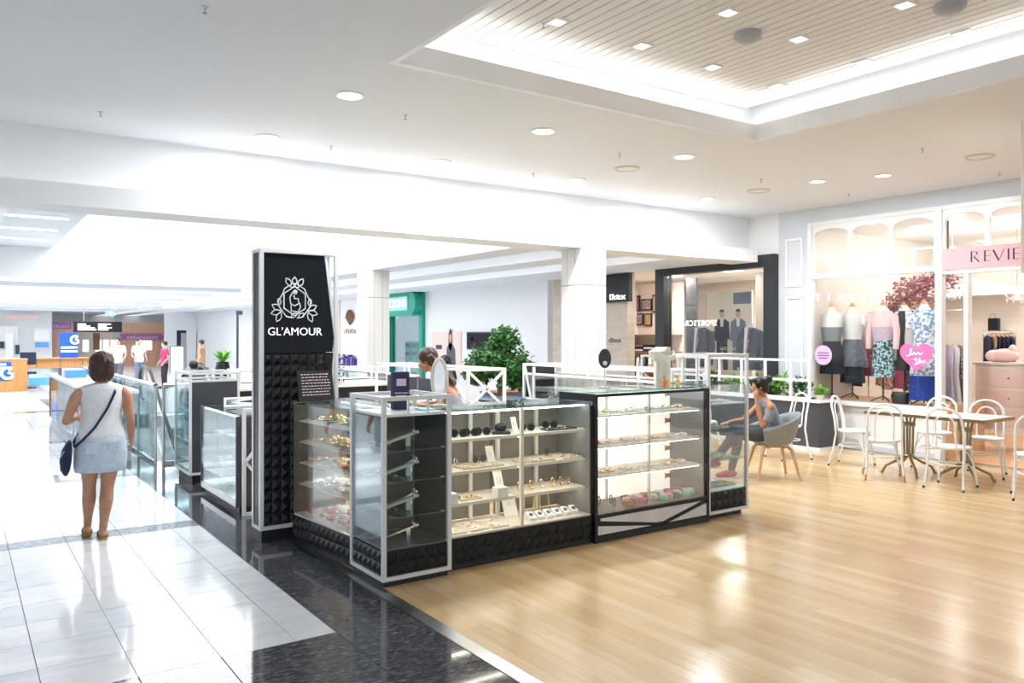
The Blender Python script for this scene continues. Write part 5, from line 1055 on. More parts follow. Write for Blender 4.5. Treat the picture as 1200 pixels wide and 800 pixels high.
# heart and round stickers
pc = PX(1073, 417, WX); ht = thing('heart_sticker', 'bright pink heart sticker with white script on the dress shop window', 'sticker', tuple(pc))
hp = []
for i in range(40):
    a_ = 2 * math.pi * i / 40; hp.append((0.0145 * 16 * math.sin(a_) ** 3, 0.0145 * (13 * math.cos(a_) - 5 * math.cos(2 * a_) - 2 * math.cos(3 * a_) - math.cos(4 * a_))))
vv = [V((WX + .012, pc.y - x, pc.z + z)) for x, z in hp]; m_ = MB().add(vv + [q + V((.004, 0, 0)) for q in vv], [tuple(range(40)), tuple(range(79, 39, -1))] + [(i, (i + 1) % 40, (i + 1) % 40 + 40, i + 40) for i in range(40)]); m_.build('heart', 'heart_pink', ht)
cur = MB(); cur.tube([V((WX + .009, pc.y - x, pc.z + z)) for x, z in ((-.13, .0), (-.09, .01), (-.06, .09), (-.075, .1), (-.08, .03), (-.05, .015), (-.03, .05), (0, .02), (.03, .05), (.06, .02), (.09, .045))], .006, 5)
cur.tube([V((WX + .009, pc.y - x, pc.z + z)) for x, z in ((-.03, -.05), (.01, -.03), (.0, -.07), (.02, -.11), (-.02, -.12), (.04, -.09), (.05, -.02), (.06, -.1), (.09, -.06), (.1, -.1), (.13, -.06))], .006, 5); cur.build('script', 'sign_white', ht)
pc = PX(964, 416, WX); ct = thing('round_sticker', 'round lilac sticker with faint lines of print on the dress shop window', 'sticker', tuple(pc)); MB().tube([(WX + .012, pc.y, pc.z), (WX + .016, pc.y, pc.z)], .15, 28).build('disc', 'lilac', ct)
for k, w in ((.035, .09), (-.005, .1), (-.045, .07)): bx(ct, 'print_mark', WX + .0105, WX + .0119, pc.y - w, pc.y + w, pc.z + k - .009, pc.z + k + .009, 'purple')
# window platform and mannequins
struct('window_platform', MB().box(WX + .125, 12.2, 5.5, 7.49, .0, .69), 'beech', 'raised timber display floor inside the dress shop window', 'platform')
def mannequin(px, label, X, tops, skirt, sl=0., jacket=None, base=.69, sc=1.):
    q = PX(px, 440, X); t = thing('mannequin', label, 'mannequin', (X, q.y, base), R(90), local=True); z = 2.06 - base
    MB().tube([(0, 0, .03), (0, 0, z - .5)], .012, 8).build('pole', 'tip_black', t)
    for a_ in range(30, 360, 120): MB().tube([(0, 0, .09), (.09 * math.cos(R(a_)), .09 * math.sin(R(a_)), .05), (.17 * math.cos(R(a_)), .17 * math.sin(R(a_)), 0.01)], .009, 6).build('foot', 'tip_black', t, smooth=True)
    MB().loft([((0, 0, z - .62), .15, .10), ((0, 0, z - .45), .12, .09), ((0, 0, z - .25), .16, .11), ((0, 0, z - .08), .175, .09), ((0, 0, z - .02), .10, .06), ((0, 0, z + .07), .045, .045)], 18).build('form', 'warmwhite', t, smooth=True)
    MB().lathe([(.046, 0), (.05, .015), (.03, .03), (.015, .06), (.001, .07)], 12, (0, 0, z + .07)).build('neck_cap', 'beech', t, smooth=True)
    tm, split = tops
    MB().loft([((0, 0, z - .46), .132, .10), ((0, 0, z - .25), .172, .12), ((0, 0, z - .08), .188, .10), ((0, 0, z - .015), .12, .072)], 18).build('top', tm, t, smooth=True)
    if split: MB().loft([((0, 0, z - .47), .137, .105), ((0, 0, z - .25), .177, .125)], 18, cap=False).build('lower_top', split, t, smooth=True)
    if sl:
        for s_ in (-1, 1): MB().tube([(s_ * .17, 0, z - .08), (s_ * .215, .01, z - .08 - sl * .5), (s_ * .21, .03, z - .08 - sl)], [.055, .05, .042], 10).build('sleeve', jacket or tm, t, smooth=True)
    if jacket:
        for s_ in (-1, 1): MB().loft([((s_ * .11, 0, z - .75), .09, .135), ((s_ * .1, 0, z - .4), .075, .125), ((s_ * .11, 0, z - .1), .085, .115), ((s_ * .07, 0, z - .02), .05, .08)], 14).build('jacket_side', jacket, t, smooth=True)
    for k, (mt_, z0_, z1_, r0, r1) in enumerate(skirt):
        sk_ = MB().loft([((0, 0, z - z0_), r0, r0 * .75), ((0, 0, z - (z0_ + z1_) / 2), (r0 + r1) / 2 * 1.04, (r0 + r1) / 2 * .8), ((0, 0, z - z1_), r1, r1 * .8)], 32)
        for v_ in sk_.v:
            fr_ = max(0, min(1, (z - z0_ - v_.z) / (z1_ - z0_))); an = math.atan2(v_.y, v_.x); f_ = 1 + .06 * fr_ * math.sin(an * 9); v_.x *= f_; v_.y *= f_
        sk_.build('skirt' if k == 0 else 'underskirt', mt_, t, smooth=True)
mannequin(975, 'dress form in a white and grey top with a black skirt, leftmost', 11.28, ('cloth_white', 'chair_grey'), [('cloth_black', .46, .98, .135, .2)])
mannequin(999, 'dress form in a white tee and flared grey leather skirt, second from the left', 11.5, ('cloth_white', None), [('cloth_leather', .44, .86, .14, .24), ('cloth_black', .84, 1.12, .17, .19)], .14)
mannequin(1035, 'dress form in a lilac knit with a teal leaf print skirt', 11.32, ('palepink', 'cloth_lilac'), [('cloth_floral', .44, 1.0, .14, .16)], .5)
mannequin(1060, 'dress form in an open ivory jacket over a black top', 11.55, ('cloth_black', None), [('cloth_black', .44, .9, .14, .16)], .55, 'cloth_white')
mannequin(1083, 'dress form in a pale blue floral dress with a royal blue skirt below', 11.3, ('cloth_floral_b', None), [('cloth_floral_b', .44, .95, .14, .19), ('cloth_royal', .95, 1.3, .19, .2)], .2)
def garment(px, y0, y1, X, w, mt_, label, grp, rz=90.):
    a, b_ = PX(px, y0, X), PX(px, y1, X); t = thing('hanging_garment', label, 'garment', (X, a.y, b_.z), R(rz), group=grp, local=True); h = a.z - b_.z
    g_2 = MB().loft([((0, 0, 0), w * .55, .03), ((0, 0, h * .5), w * .45, .035), ((0, 0, h * .85), w * .5, .035), ((0, 0, h * .96), w * .45, .025), ((0, 0, h), .03, .02)], 24)
    for v_ in g_2.v: v_.y += .02 * math.sin(v_.x * 70) * (1 - v_.z / h)
    g_2.build('cloth', mt_, t, smooth=True); MB().tube([(-w * .42, 0, h * .96), (0, 0, h + .02), (w * .42, 0, h * .96)], .008, 6).build('hanger', 'beech', t); MB().tube([(0, 0, h + .02), (0, 0, h + .06), (.02, 0, h + .08)], .003, 5).build('hook', 'chrome', t)
for i, (px, y0, y1, mt_, cn) in enumerate(((1003, 384, 452, 'cloth_black', 'black sheer'), (1009, 380, 430, 'palepink', 'ivory pink'), (1014, 384, 440, 'magenta', 'magenta'), (1019, 378, 440, 'cloth_floral_p', 'pink print'), (1023, 384, 438, 'cloth_black', 'black'), (1033, 424, 452, 'cloth_floral_p', 'coral print'), (1040, 424, 456, 'cloth_floral_p', 'long coral print'), (1053, 415, 455, 'magenta', 'burgundy'), (1066, 425, 458, 'cloth_lace', 'mauve striped'))):
    garment(px, y0, y1, 12.05, .34 if i < 5 else .3, mt_, cn + ' garment on the rack behind the dress forms', 'garments behind the dress forms', 60)
rk = thing('clothes_rail', 'chrome clothes rail behind the dress forms', 'rail', (12.05, 6.3, .69)); MB().tube([(12.05, 5.65, .69), (12.05, 5.65, 2.05), (12.05, 7.2, 2.05), (12.05, 7.2, .69)], .012, 8).build('rail', 'chrome', rk, smooth=True)
one('black_handbag', MB().loft([((11.25, PX(1055, 460, 11.25).y, .69), .06, .12), ((11.25, PX(1055, 460, 11.25).y, .80), .07, .14), ((11.25, PX(1055, 460, 11.25).y, .86), .03, .12)], 16), 'black', 'black handbag on the window floor below the heart sticker', 'bag', smooth=True)
bl = thing('blossom_branch', 'hanging branch of pink blossom at the top of the dress shop window', 'decoration', (11.7, 5.6, 3.3))
mb = MB()
for k, (px, py, r) in enumerate(((1092, 328, .17), (1078, 335, .19), (1062, 338, .18), (1050, 352, .17), (1066, 355, .2), (1080, 350, .2), (1045, 362, .12), (1112, 330, .16), (1058, 366, .12))):
    c = PX(px, py, 11.7); leafclump(mb, c, r, 150, .07, .9, 60 + k, 0)
o = mb.build('blossom', 'blossom', bl); o['kind'] = 'stuff'
a, b_, c = PX(1110, 328, 11.7), PX(1080, 338, 11.7), PX(1045, 360, 11.7); MB().tube([V((11.7, a.y, 3.34)), a, b_, c], [.025, .022, .016, .006], 6).build('branch', 'bark', bl)
# things inside to the right of the post
for i, (px, mt_, cn) in enumerate(((1111, 'cloth_lilac', 'mauve'), (1118, 'offwhite', 'grey white'), (1125, 'cloth_lace', 'dark lace'))): garment(px, 405, 470, 11.7, .36, mt_, cn + ' dress hanging inside the narrow side window', 'dresses in the side window', 50)
dr = thing('cream_dresser', 'cream panelled sales counter inside the dress shop', 'counter', (12.6, 4.7, 0)); DX = 12.3; a, b_ = PX(1143, 420, DX), PX(1225, 420, DX)
bx(dr, 'body', DX, DX + .5, b_.y, a.y, .32, 1.25, 'warmwhite', .005); bx(dr, 'top', DX - .03, DX + .53, b_.y - .03, a.y + .03, 1.251, 1.29, 'beige', .005)
for y in (a.y - .06, b_.y + .06): bx(dr, 'leg', DX + .03, DX + .09, y - .03, y + .03, .004, .32, 'warmwhite')
for z0_, z1_ in ((.38, .62), (.66, .90), (.94, 1.2)):
    d_ = bx(dr, 'drawer', DX - .012, DX - .001, b_.y + .06, a.y - .06, z0_, z1_, 'poster_pink', .004); MB().ball((DX - .022, (a.y + b_.y) / 2, (z0_ + z1_) / 2), .014).build('knob', 'brass', d_, smooth=True)
gf = PX(1178, 408, 12.5); t = thing('white_plush', 'pile of white tulle on the sales counter', 'fabric', (12.5, gf.y, 1.29), local=True); MB().ball((0, 0, .1), .12, .2, .1).ball((0, .15, .09), .1, .12, .09).ball((0, -.1, .16), .06, .06, .1).build('tulle', 'palepink', t, smooth=True)
for i in range(6): garment(1158 + 5 * i, 393, 432, 13.3, .4, ['cloth_navy', 'cloth_tan', 'cloth_navy', 'cloth_black', 'cloth_navy', 'cloth_navy'][i], ['navy', 'tan', 'dark navy', 'black', 'navy blue', 'deep navy'][i] + ' garment on the rail behind the sales counter, %s from left' % ordn[i], 'garments behind the sales counter', 40)
rk = thing('clothes_rail', 'chrome clothes rail behind the sales counter', 'rail', (13.3, 5.3, 0)); a, b_ = PX(1152, 392, 13.3), PX(1190, 392, 13.3); MB().tube([(13.3, a.y, .004), (13.3, a.y, a.z + .06), (13.3, b_.y, a.z + .06), (13.3, b_.y, .004)], .012, 8).build('rail', 'chrome', rk, smooth=True)
sf = thing('wall_shelf', 'cream wall shelf inside the dress shop', 'shelf', (14.4, 5.2, 1.9)); a, b_ = PX(1152, 388, 14.35), PX(1180, 388, 14.35); bx(sf, 'board', 14.25, 14.6, b_.y, a.y, a.z - .03, a.z, 'white'); bx(sf, 'bracket', 14.4, 14.6, (a.y + b_.y) / 2 - .02, (a.y + b_.y) / 2 + .02, a.z - .2, a.z - .031, 'white')
q = PX(1165, 380, 14.35); t = thing('gift_bag', 'small black bag on the cream wall shelf', 'bag', (14.35, q.y, a.z), local=True); MB().box(-.05, .05, -.08, .08, 0, .22).build('bag', 'black', t, .004); MB().tube([(-.052, -.04, .21), (-.052, -.03, .29), (-.052, .03, .29), (-.052, .04, .21)], .004, 5).build('handle', 'black', t)
def chandelier(px, py, X, r, label):
    c = PX(px, py, X); t = thing('chandelier', label, 'chandelier', (c.x, c.y, c.z), local=True); MB().tube([(0, 0, .1), (0, 0, 3.345 - c.z)], .006, 6).build('chain', 'chrome', t); MB().lathe([(.02, .12), (.05, .05), (.03, -.02), (.06, -.08), (.01, -.14)], 14).build('stem', 'white_gloss', t, smooth=True)
    for k in range(8):
        a_ = R(45 * k); d_ = V((math.cos(a_), math.sin(a_), 0)); ar = MB().tube([d_ * .04 + V((0, 0, -.02)), d_ * r * .6 + V((0, 0, -.07)), d_ * r + V((0, 0, .02))], .008, 6).build('arm', 'white_gloss', t, smooth=True); MB().lathe([(.012, .02), (.013, .06), (.018, .075), (.014, .10), (.002, .13)], 8, tuple(d_ * r)).build('candle_bulb', 'lamp_warm', ar, smooth=True); MB().ball(d_ * r * .8 + V((0, 0, -.09)), .015, .015, .03, 6, 5).build('crystal', 'white_gloss', t)
chandelier(1192, 345, 12.4, .17, 'white candle chandelier inside the dress shop doorway'); chandelier(1116, 342, 13.2, .14, 'small chandelier seen through the narrow side window')
# ---------------------------------------------------------------- menswear shop
ms = MB().box(WX + .15, 15.0, 8.0, 8.06, 0, 3.0).box(15.0, 15.1, 8.0, 14.0, 0, 3.0).box(WX + .2, 15, 13.9, 14.0, 0, 3.0)
struct('wall_menswear', ms, 'beige', 'beige inner walls of the menswear shop', 'wall')
mc = struct('ceiling_menswear', MB().box(WX + .15, 15.0, 8.06, 13.9, 2.96, 3.0), 'offwhite', 'ceiling of the menswear shop', 'ceiling')
struct('floor_menswear', MB().box(WX + .1, 15, 8.06, 13.9, -.011, .004), 'travertine', 'stone floor of the menswear shop', 'floor')
for y in (9.0, 10.4, 12.0): lampat(mc, (12.6, y, 2.94), SHOP * 2.6, .4); bx(mc, 'fill_panel', 12.45, 12.75, y - .15, y + .15, 2.948, 2.96, 'shop_panel')
mw = thing('window_2', 'black framed menswear shop window', 'shopfront', (WX, 9.4, 0)); mw['kind'] = 'structure'
for y0, y1 in ((8.06, 8.27), (10.5, 10.72)): bx(mw, 'post', WX - .12, WX + .1, y0, y1, 0, 3.0, 'frame_black', .004)
bx(mw, 'beam', WX - .12, WX + .1, 8.27, 10.5, 2.8, 3.0, 'frame_black', .004); bx(mw, 'sill', WX - .12, WX + .1, 8.27, 10.5, 0, .3, 'frame_black', .004); bx(mw, 'glass_pane', WX, WX + .01, 8.272, 10.498, .302, 2.798, 'glass_shop')
a, b_ = PX(783, 379, WX), PX(836, 379, WX); gl = thing('painted_reflection', 'painted reflection of a shop name, white reversed letters across the menswear window', 'lettering', (WX - .01, (a.y + b_.y) / 2, a.z)); lettering(gl, 'SPORTSCRAFT', .14, ((a + b_) / 2) + V((-.006, -.12, 0)), -YN, Z_, 'sign_white', ext=.001, space=1.15)  # a mirrored shop name in the glass, its reflection painted as white letters
st2 = struct('menswear_platform', MB().box(WX + .12, 12.6, 8.08, 10.5, .0, .45), 'taupe', 'raised display floor inside the menswear window', 'platform')
bd = thing('poster_board', 'tall cream poster of two men in suits inside the menswear window', 'poster', (11.9, 9.3, .45)); a, b_ = PX(829, 343, 11.9), PX(881, 345, 11.9)
bx(bd, 'board', 11.9, 11.93, b_.y, a.y, .45, a.z, 'cream'); bx(bd, 'blue_print', 11.897, 11.8995, b_.y + .02, b_.y + .42, a.z - .24, a.z - .03, 'cloth_bluegrey')
for px_, mt_, hx in ((846, 'cloth_navy', 845), (865, 'cloth_bluegrey', 862)):
    q = PX(px_, 395, 11.9); w = .16
    body_ = [(-.17, .35), (-.19, -.05), (-.13, -.10), (-.12, -.75), (-.02, -.75), (0, -.15), (.03, -.75), (.14, -.75), (.13, -.05), (.19, -.05), (.17, .35), (.06, .43), (-.06, .43)]
    vv = [V((11.8985, q.y - x, q.z + z * .82)) for x, z in body_]; n_ = len(vv); MB().add(vv, [tuple(range(n_))]).build('suit_print', mt_, bd)
    MB().prism([(-.03, .2), (.03, .2), (.045, .36), (-.045, .36)], (11.898, q.y, q.z), (0, -1, 0), (0, 0, 1), (-.0008, 0, 0)).build('shirt_print', 'cloth_white', bd)
    MB().prism([(.055 * math.cos(R(i * 30)), .47 + .075 * math.sin(R(i * 30))) for i in range(12)], (11.898, q.y, q.z - .03), (0, -1, 0), (0, 0, 1), (-.001, 0, 0)).build('face_print', 'skin_light', bd)
    MB().prism([(.058 * math.cos(R(i * 30)), .51 + .05 * math.sin(R(i * 30))) for i in range(0, 7)], (11.897, q.y, q.z - .03), (0, -1, 0), (0, 0, 1), (-.001, 0, 0)).build('hair_print', 'hair_brown', bd)
glyphs(bd, PX(856, 410, 11.895), YN, Z_, .5, .06, 9, 'cloth_white', 3)
def suit(px, X, mt_, label):
    q = PX(px, 400, X); t = thing('suit_form', label, 'mannequin', (X, q.y, .45), R(90), local=True); z = PX(px, 385, X).z - .45
    MB().tube([(0, 0, .02), (0, 0, z - .6)], .015, 8).build('pole', 'chrome', t); MB().lathe([(.16, 0), (.16, .012), (.02, .025)], 16).build('base', 'chrome', t, smooth=True)
    MB().loft([((0, 0, z - .72), .20, .13), ((0, 0, z - .45), .19, .125), ((0, 0, z - .15), .23, .125), ((0, 0, z - .03), .20, .10), ((0, 0, z + .02), .09, .07)], 20).build('jacket', mt_, t, smooth=True)
    for s_ in (-1, 1): MB().tube([(s_ * .21, 0, z - .06), (s_ * .265, .01, z - .35), (s_ * .25, .05, z - .68)], [.075, .06, .05], 12).build('sleeve', mt_, t, smooth=True)
    MB().prism([(-.02, -.45), (.02, -.45), (.09, .02), (-.09, .02)], (0, .129, z), (-1, 0, 0), (0, -.12, 1), (0, .012, 0)).build('shirt_front', 'cloth_white', t)
    for s_ in (-1, 1): MB().prism([(s_ * .02, -.42), (s_ * .05, -.2), (s_ * .12, -.08), (s_ * .08, .02), (s_ * .045, .02)], (0, .143, z), (-1, 0, 0), (0, -.12, 1), (0, .008, 0)).build('lapel', mt_, t)
    MB().loft([((0, 0, z), .055, .055), ((0, 0, z + .09), .05, .05)], 14).build('neck', 'cloth_white', t, smooth=True)
suit(822, 11.5, 'cloth_suit', 'headless form in a blue grey suit jacket left of the poster'); suit(881, 11.4, 'cloth_suit', 'headless form in a grey suit jacket right of the poster')
for px, w, mt_, lb in ((810, .28, 'darkgrey', 'dark partition panel left in the menswear window'), (893, .3, 'taupe', 'taupe partition panel at the right of the menswear window')):
    q = PX(px, 350, 12.75); one('partition', MB().box(12.75, 12.8, q.y - w / 2, q.y + w / 2, .0045, 2.9), mt_, lb, 'partition')
# entrance shelving
wl = thing('display_wall', 'shelving wall with framed pictures and folded clothes inside the menswear entrance', 'shelving', (13.6, 13.0, 0)); a, b_ = PX(735, 390, 13.4), PX(800, 390, 13.4)
bx(wl, 'panel', 13.4, 13.45, b_.y, a.y, .005, 2.9, 'beige')
for zpx, mt_ in ((411, 'shelf_wood'), (392, 'shelf_wood')): z = PX(750, zpx, 13.3).z; bx(wl, 'shelf', 13.0, 13.4, b_.y, a.y, z - .04, z, mt_)
for i, (x0, y0, x1, y1, mt_) in enumerate(((740, 346, 750, 365, 'purple'), (752, 350, 764, 364, 'cloth_lace'), (765, 345, 772, 366, 'cloth_tan'), (740, 367, 754, 381, 'cloth_lace'), (756, 367, 764, 382, 'cloth_tan'))):
    q0, q1 = PX(x0, y1, 13.38), PX(x1, y0, 13.38); t = thing('picture_frame', 'dark framed picture on the menswear wall, %s' % ['top left, purple', 'top middle', 'top right', 'bottom left', 'bottom right'][i], 'picture', (13.38, (q0.y + q1.y) / 2, q0.z)); bx(t, 'frame', 13.36, 13.398, q1.y, q0.y, q0.z, q1.z, 'black'); bx(t, 'print', 13.355, 13.359, q1.y + .03, q0.y - .03, q0.z + .03, q1.z - .03, mt_)
z = PX(750, 411, 13.3).z
for i in range(4):
    y = b_.y + .5 + (a.y - b_.y - .9) * i / 3.2 + .3; t = thing('folded_stack', 'stack of folded clothes on the menswear shelf, %s from the right' % ordn[i], 'clothes', (13.2, y, z), local=True)
    for k in range(3): MB().box(-.13, .13, -.125, .125, .05 * k, .05 * k + .046).build('folded_garment', ['cloth_navy', 'cloth_white', 'cloth_black', 'cloth_bluegrey', 'cloth_tan'][(i + k) % 5], t, .015)
for i in range(4): garment(742 + 7 * i, 418, 452, 13.1, .42, ['cloth_grey', 'offwhite', 'cloth_grey', 'cloth_white'][i], ['charcoal', 'oatmeal', 'dark grey', 'white'][i] + ' shirt hanging under the menswear shelf', 'shirts under the shelf', 30)
sg = thing('box_sign', 'black box sign with white lettering on the stone wall', 'sign', (WX - .05, 12.1, 2.35)); a, b_ = PX(711, 322, WX - .1), PX(737, 353, WX - .1); bx(sg, 'box', WX - .1, WX, b_.y, 13.0, b_.z, a.z, 'black', .004); glyphs(sg, V((WX - .1, (a.y + b_.y) / 2, b_.z + .05)), YN, Z_, .48, .11, 7, 'sign_white', 5)
a = PX(721, 401, WX); wl = thing('wall_lettering', 'small black lettering on the stone wall below the box sign', 'lettering', (WX - .002, a.y, a.z)); glyphs(wl, V((WX - .001, a.y, a.z)), YN, Z_, .38, .09, 7, 'black', 8)
# ---------------------------------------------------------------- shops on the far right wall
gs = thing('window_3', 'green framed shopfront with a rounded green sign', 'shopfront', (WX, 21, 0)); gs['kind'] = 'structure'
for y0, y1 in ((19.9, 20.1), (22.0, 22.2)): bx(gs, 'post', WX - .1, WX + .1, y0, y1, 0, 3.0, 'green')
bx(gs, 'beam', WX - .06, WX + .1, 20.1, 22.0, 2.9, 3.0, 'darkgreen'); bx(gs, 'glass_pane', WX + .02, WX + .03, 20.1, 22.0, 0, 2.9, 'glass_blue'); bx(gs, 'backing', WX + 2, WX + 2.1, 19.5, 23, 0, 3, 'wall')
a = PX(470, 356, WX - .25); mb = MB(); R_ = .36
prof = [(-1.2, -R_), (.45, -R_)] + [(.45 + R_ * math.sin(R(t_)), -R_ * math.cos(R(t_))) for t_ in range(15, 180, 15)] + [(.45, R_), (-1.2, R_)]
mb.prism([(q[0], q[1]) for q in prof], (WX - .35, a.y - .25, a.z), (0, -1, 0), (0, 0, 1), (.25, 0, 0)); mb.build('sign_body', 'green', gs); bx(gs, 'sign_face', WX - .37, WX - .351, a.y - .62, a.y + 1.0, a.z - .2, a.z + .2, 'mint'); lettering(gs, 'ACSONS', .34, (WX - .375, a.y + .12, a.z), YN, Z_, 'sign_white', ext=.004)
for k in range(4):
    y = 20.3 + .42 * k; s_ = bx(gs, 'display_shelf', WX + .4, WX + .8, y, y + .36, .3, 1.5, 'mint')
    for z in (.6, .9, 1.2, 1.45): bx(s_, 'stock', WX + .38, WX + .4, y + .05, y + .3, z - .12, z - .02, 'darkgrey' if k % 2 else 'midgrey')
pp = thing('wall_poster', 'pale pink poster of a long haired model on the white wall', 'poster', (WX - .02, 18.6, 1.0)); a, b_ = PX(507, 389, WX), PX(541, 428, WX); bx(pp, 'sheet', WX - .03, WX, b_.y, a.y, .6, a.z, 'poster_pink'); c = PX(529, 405, WX); w_ = WX - .032
bx(pp, 'corner_print', WX - .032, WX - .0305, PX(519, 405, WX).y, PX(512, 405, WX).y, PX(515, 409, WX).z, PX(515, 404, WX).z, 'navy')
for z_, r1, r2, mt_ in ((.16, .11, .3, 'hair_brown'), (.2, .08, .12, 'skin_light')): MB().prism([(r1 * math.cos(R(i * 30)), r2 * math.sin(R(i * 30))) for i in range(12)], (w_ - (.002 if r1 < .1 else 0), c.y, c.z + z_), (0, -1, 0), (0, 0, 1), (-.001, 0, 0)).build('portrait_print', mt_, pp)
MB().prism([(-.22, -.9), (.3, -.9), (.25, -.1), (.1, .05), (-.1, .05), (-.2, -.1)], (w_, c.y, c.z), (0, -1, 0), (0, 0, 1), (-.001, 0, 0)).build('portrait_print', 'cloth_grey', pp)
a, b_ = PX(549, 389, WX), PX(578, 410, WX); t = thing('wall_screen', 'dark screen on the white wall behind the ficus', 'screen', (WX, (a.y + b_.y) / 2, b_.z)); bx(t, 'case', WX - .06, WX, b_.y, a.y, b_.z, a.z, 'charcoal', .004); bx(t, 'display', WX - .063, WX - .0605, b_.y + .03, a.y - .03, b_.z + .03, a.z - .03, 'black_gloss')
pk = thing('pink_display', 'pale pink shop panel with a brown tree print beyond the far pillar', 'panel', (WX - .03, 27, 0)); bx(pk, 'panel', WX - .05, WX, 26, 28, 0, 2.9, 'poster_pink'); c = PX(410, 373, WX - .05)
for k in range(9): a_ = R(20 * k + 10); MB().tube([(WX - .055, c.y, c.z - .2), (WX - .055, c.y - .35 * math.cos(a_), c.z + .3 * math.sin(a_))], .03, 6).build('tree_print', 'shelf_wood', pk)
glyphs(pk, V((WX - .052, c.y, c.z - .5)), YN, Z_, 1.0, .16, 6, 'shelf_wood', 4); c = PX(409, 423, WX - .05)
for k in range(7): bx(pk, 'product', WX - .2, WX - .06, c.y - .75 + .2 * k, c.y - .63 + .2 * k, c.z - .15, c.z + .1 + .06 * (k % 3), 'purple' if k % 2 else 'cloth_royal')
bx(pk, 'shelf', WX - .3, WX - .051, 26.05, 27.95, c.z - .2, c.z - .151, 'white')
# ================================================================ VOID, BALUSTRADE, ESCALATOR
def balustrade(name, label, a, b, n):
    a, b = V(a), V(b); t = thing(name, label, 'balustrade', tuple((a + b) / 2)); d = (b - a) / n; u = d.normalized(); k = V((-u.y, u.x, 0)) * .006
    for i in range(n):
        p0, p1 = a + d * i + u * .015, a + d * (i + 1) - u * .015
        MB().add([p0 - k, p1 - k, p1 + k, p0 + k] + [q + V((0, 0, 1.0)) for q in (p0 - k, p1 - k, p1 + k, p0 + k)], [(0, 3, 2, 1), (4, 5, 6, 7), (0, 1, 5, 4), (1, 2, 6, 5), (2, 3, 7, 6), (3, 0, 4, 7)]).build('glass_pane', 'glass_blue', t)
        for q in (p0, p1): MB().tube([q + u * .0, q + V((0, 0, 1.0))], .007, 6).build('glass_edge', 'green_edge', t)
    MB().tube([a + V((0, 0, 1.03)), b + V((0, 0, 1.03))], .028, 10).build('handrail', 'chrome', t, smooth=True)
    for i in range(n + 1): q = a + d * i; MB().tube([q + V((0, 0, .0)), q + V((0, 0, 1.02))], .018, 8).build('post', 'steel', t)
    MB().bar(a + V((0, 0, .02)), b + V((0, 0, .02)), .035, .04).build('base_channel', 'chrome', t)
mat('green_edge', (.25, .60, .52), .2)
balustrade('glass_balustrade', 'glass balustrade with a steel rail along the walkway side of the void', (2.12, 11.15, 0), (2.12, 18.35, 0), 6)
balustrade('glass_balustrade', 'glass balustrade with a steel rail across the near end of the void', (2.2, 11.08, 0), (5.95, 11.08, 0), 3)
balustrade('glass_balustrade', 'glass balustrade on the shop side of the void', (6.02, 11.15, 0), (6.02, 18.35, 0), 5)
es = thing('escalator', 'escalator with glass sides descending into the void', 'escalator', (3.9, 14, -4.5)); EX0, EX1 = 3.35, 4.45; top_y, rise, run = 18.0, .2, .346
q0, q1 = V((0, top_y, -.15)), V((0, top_y - 22 * run, -.15 - 22 * rise))
for x in (EX0 - .06, EX1):
    MB().add([(x, q0.y, q0.z - .35), (x + .06, q0.y, q0.z - .35), (x + .06, q1.y, q1.z - .0), (x, q1.y, q1.z), (x, q0.y, q0.z + .2), (x + .06, q0.y, q0.z + .2), (x + .06, q1.y, q1.z + .25), (x, q1.y, q1.z + .25)], [(0, 3, 2, 1), (4, 5, 6, 7), (0, 1, 5, 4), (1, 2, 6, 5), (2, 3, 7, 6), (3, 0, 4, 7)]).build('skirt_panel', 'white', es)
    MB().add([(x + .02, q0.y + .5, .05), (x + .03, q0.y + .5, .05), (x + .03, q1.y, q1.z + .25), (x + .02, q1.y, q1.z + .25), (x + .02, q0.y + .5, .95), (x + .03, q0.y + .5, .95), (x + .03, q1.y, q1.z + 1.1), (x + .02, q1.y, q1.z + 1.1)], [(0, 3, 2, 1), (4, 5, 6, 7), (0, 1, 5, 4), (1, 2, 6, 5), (2, 3, 7, 6), (3, 0, 4, 7)]).build('glass_side', 'glass_blue', es)
    MB().tube([(x + .025, q1.y, q1.z + 1.12), (x + .025, q0.y, .94), (x + .025, q0.y + .5, 1.0)] + [(x + .025, q0.y + .8 + .35 * math.sin(R(a)), .65 + .35 * math.cos(R(a))) for a in range(0, 200, 30)], .035, 8).build('handrail', 'tip_black', es, smooth=True)
for i in range(22): bx(es, 'step', EX0, EX1, top_y - (i + 1) * run, top_y - i * run, -.15 - (i + 1) * rise - .12, -.15 - i * rise - .12 + .0, 'steel')
bx(es, 'landing_plate', EX0, EX1, top_y, VY1, -.29, -.013, 'wall')
# lower level stock seen through the glass
t = thing('lower_kiosk', 'white and navy stand on the level below the void', 'stand', (2.9, 13.5, -4.5)); bx(t, 'counter', 2.5, 3.2, 13, 14.5, -4.5, -3.5, 'white'); bx(t, 'panel', 2.48, 2.499, 13.2, 14.2, -4.2, -3.7, 'navy')
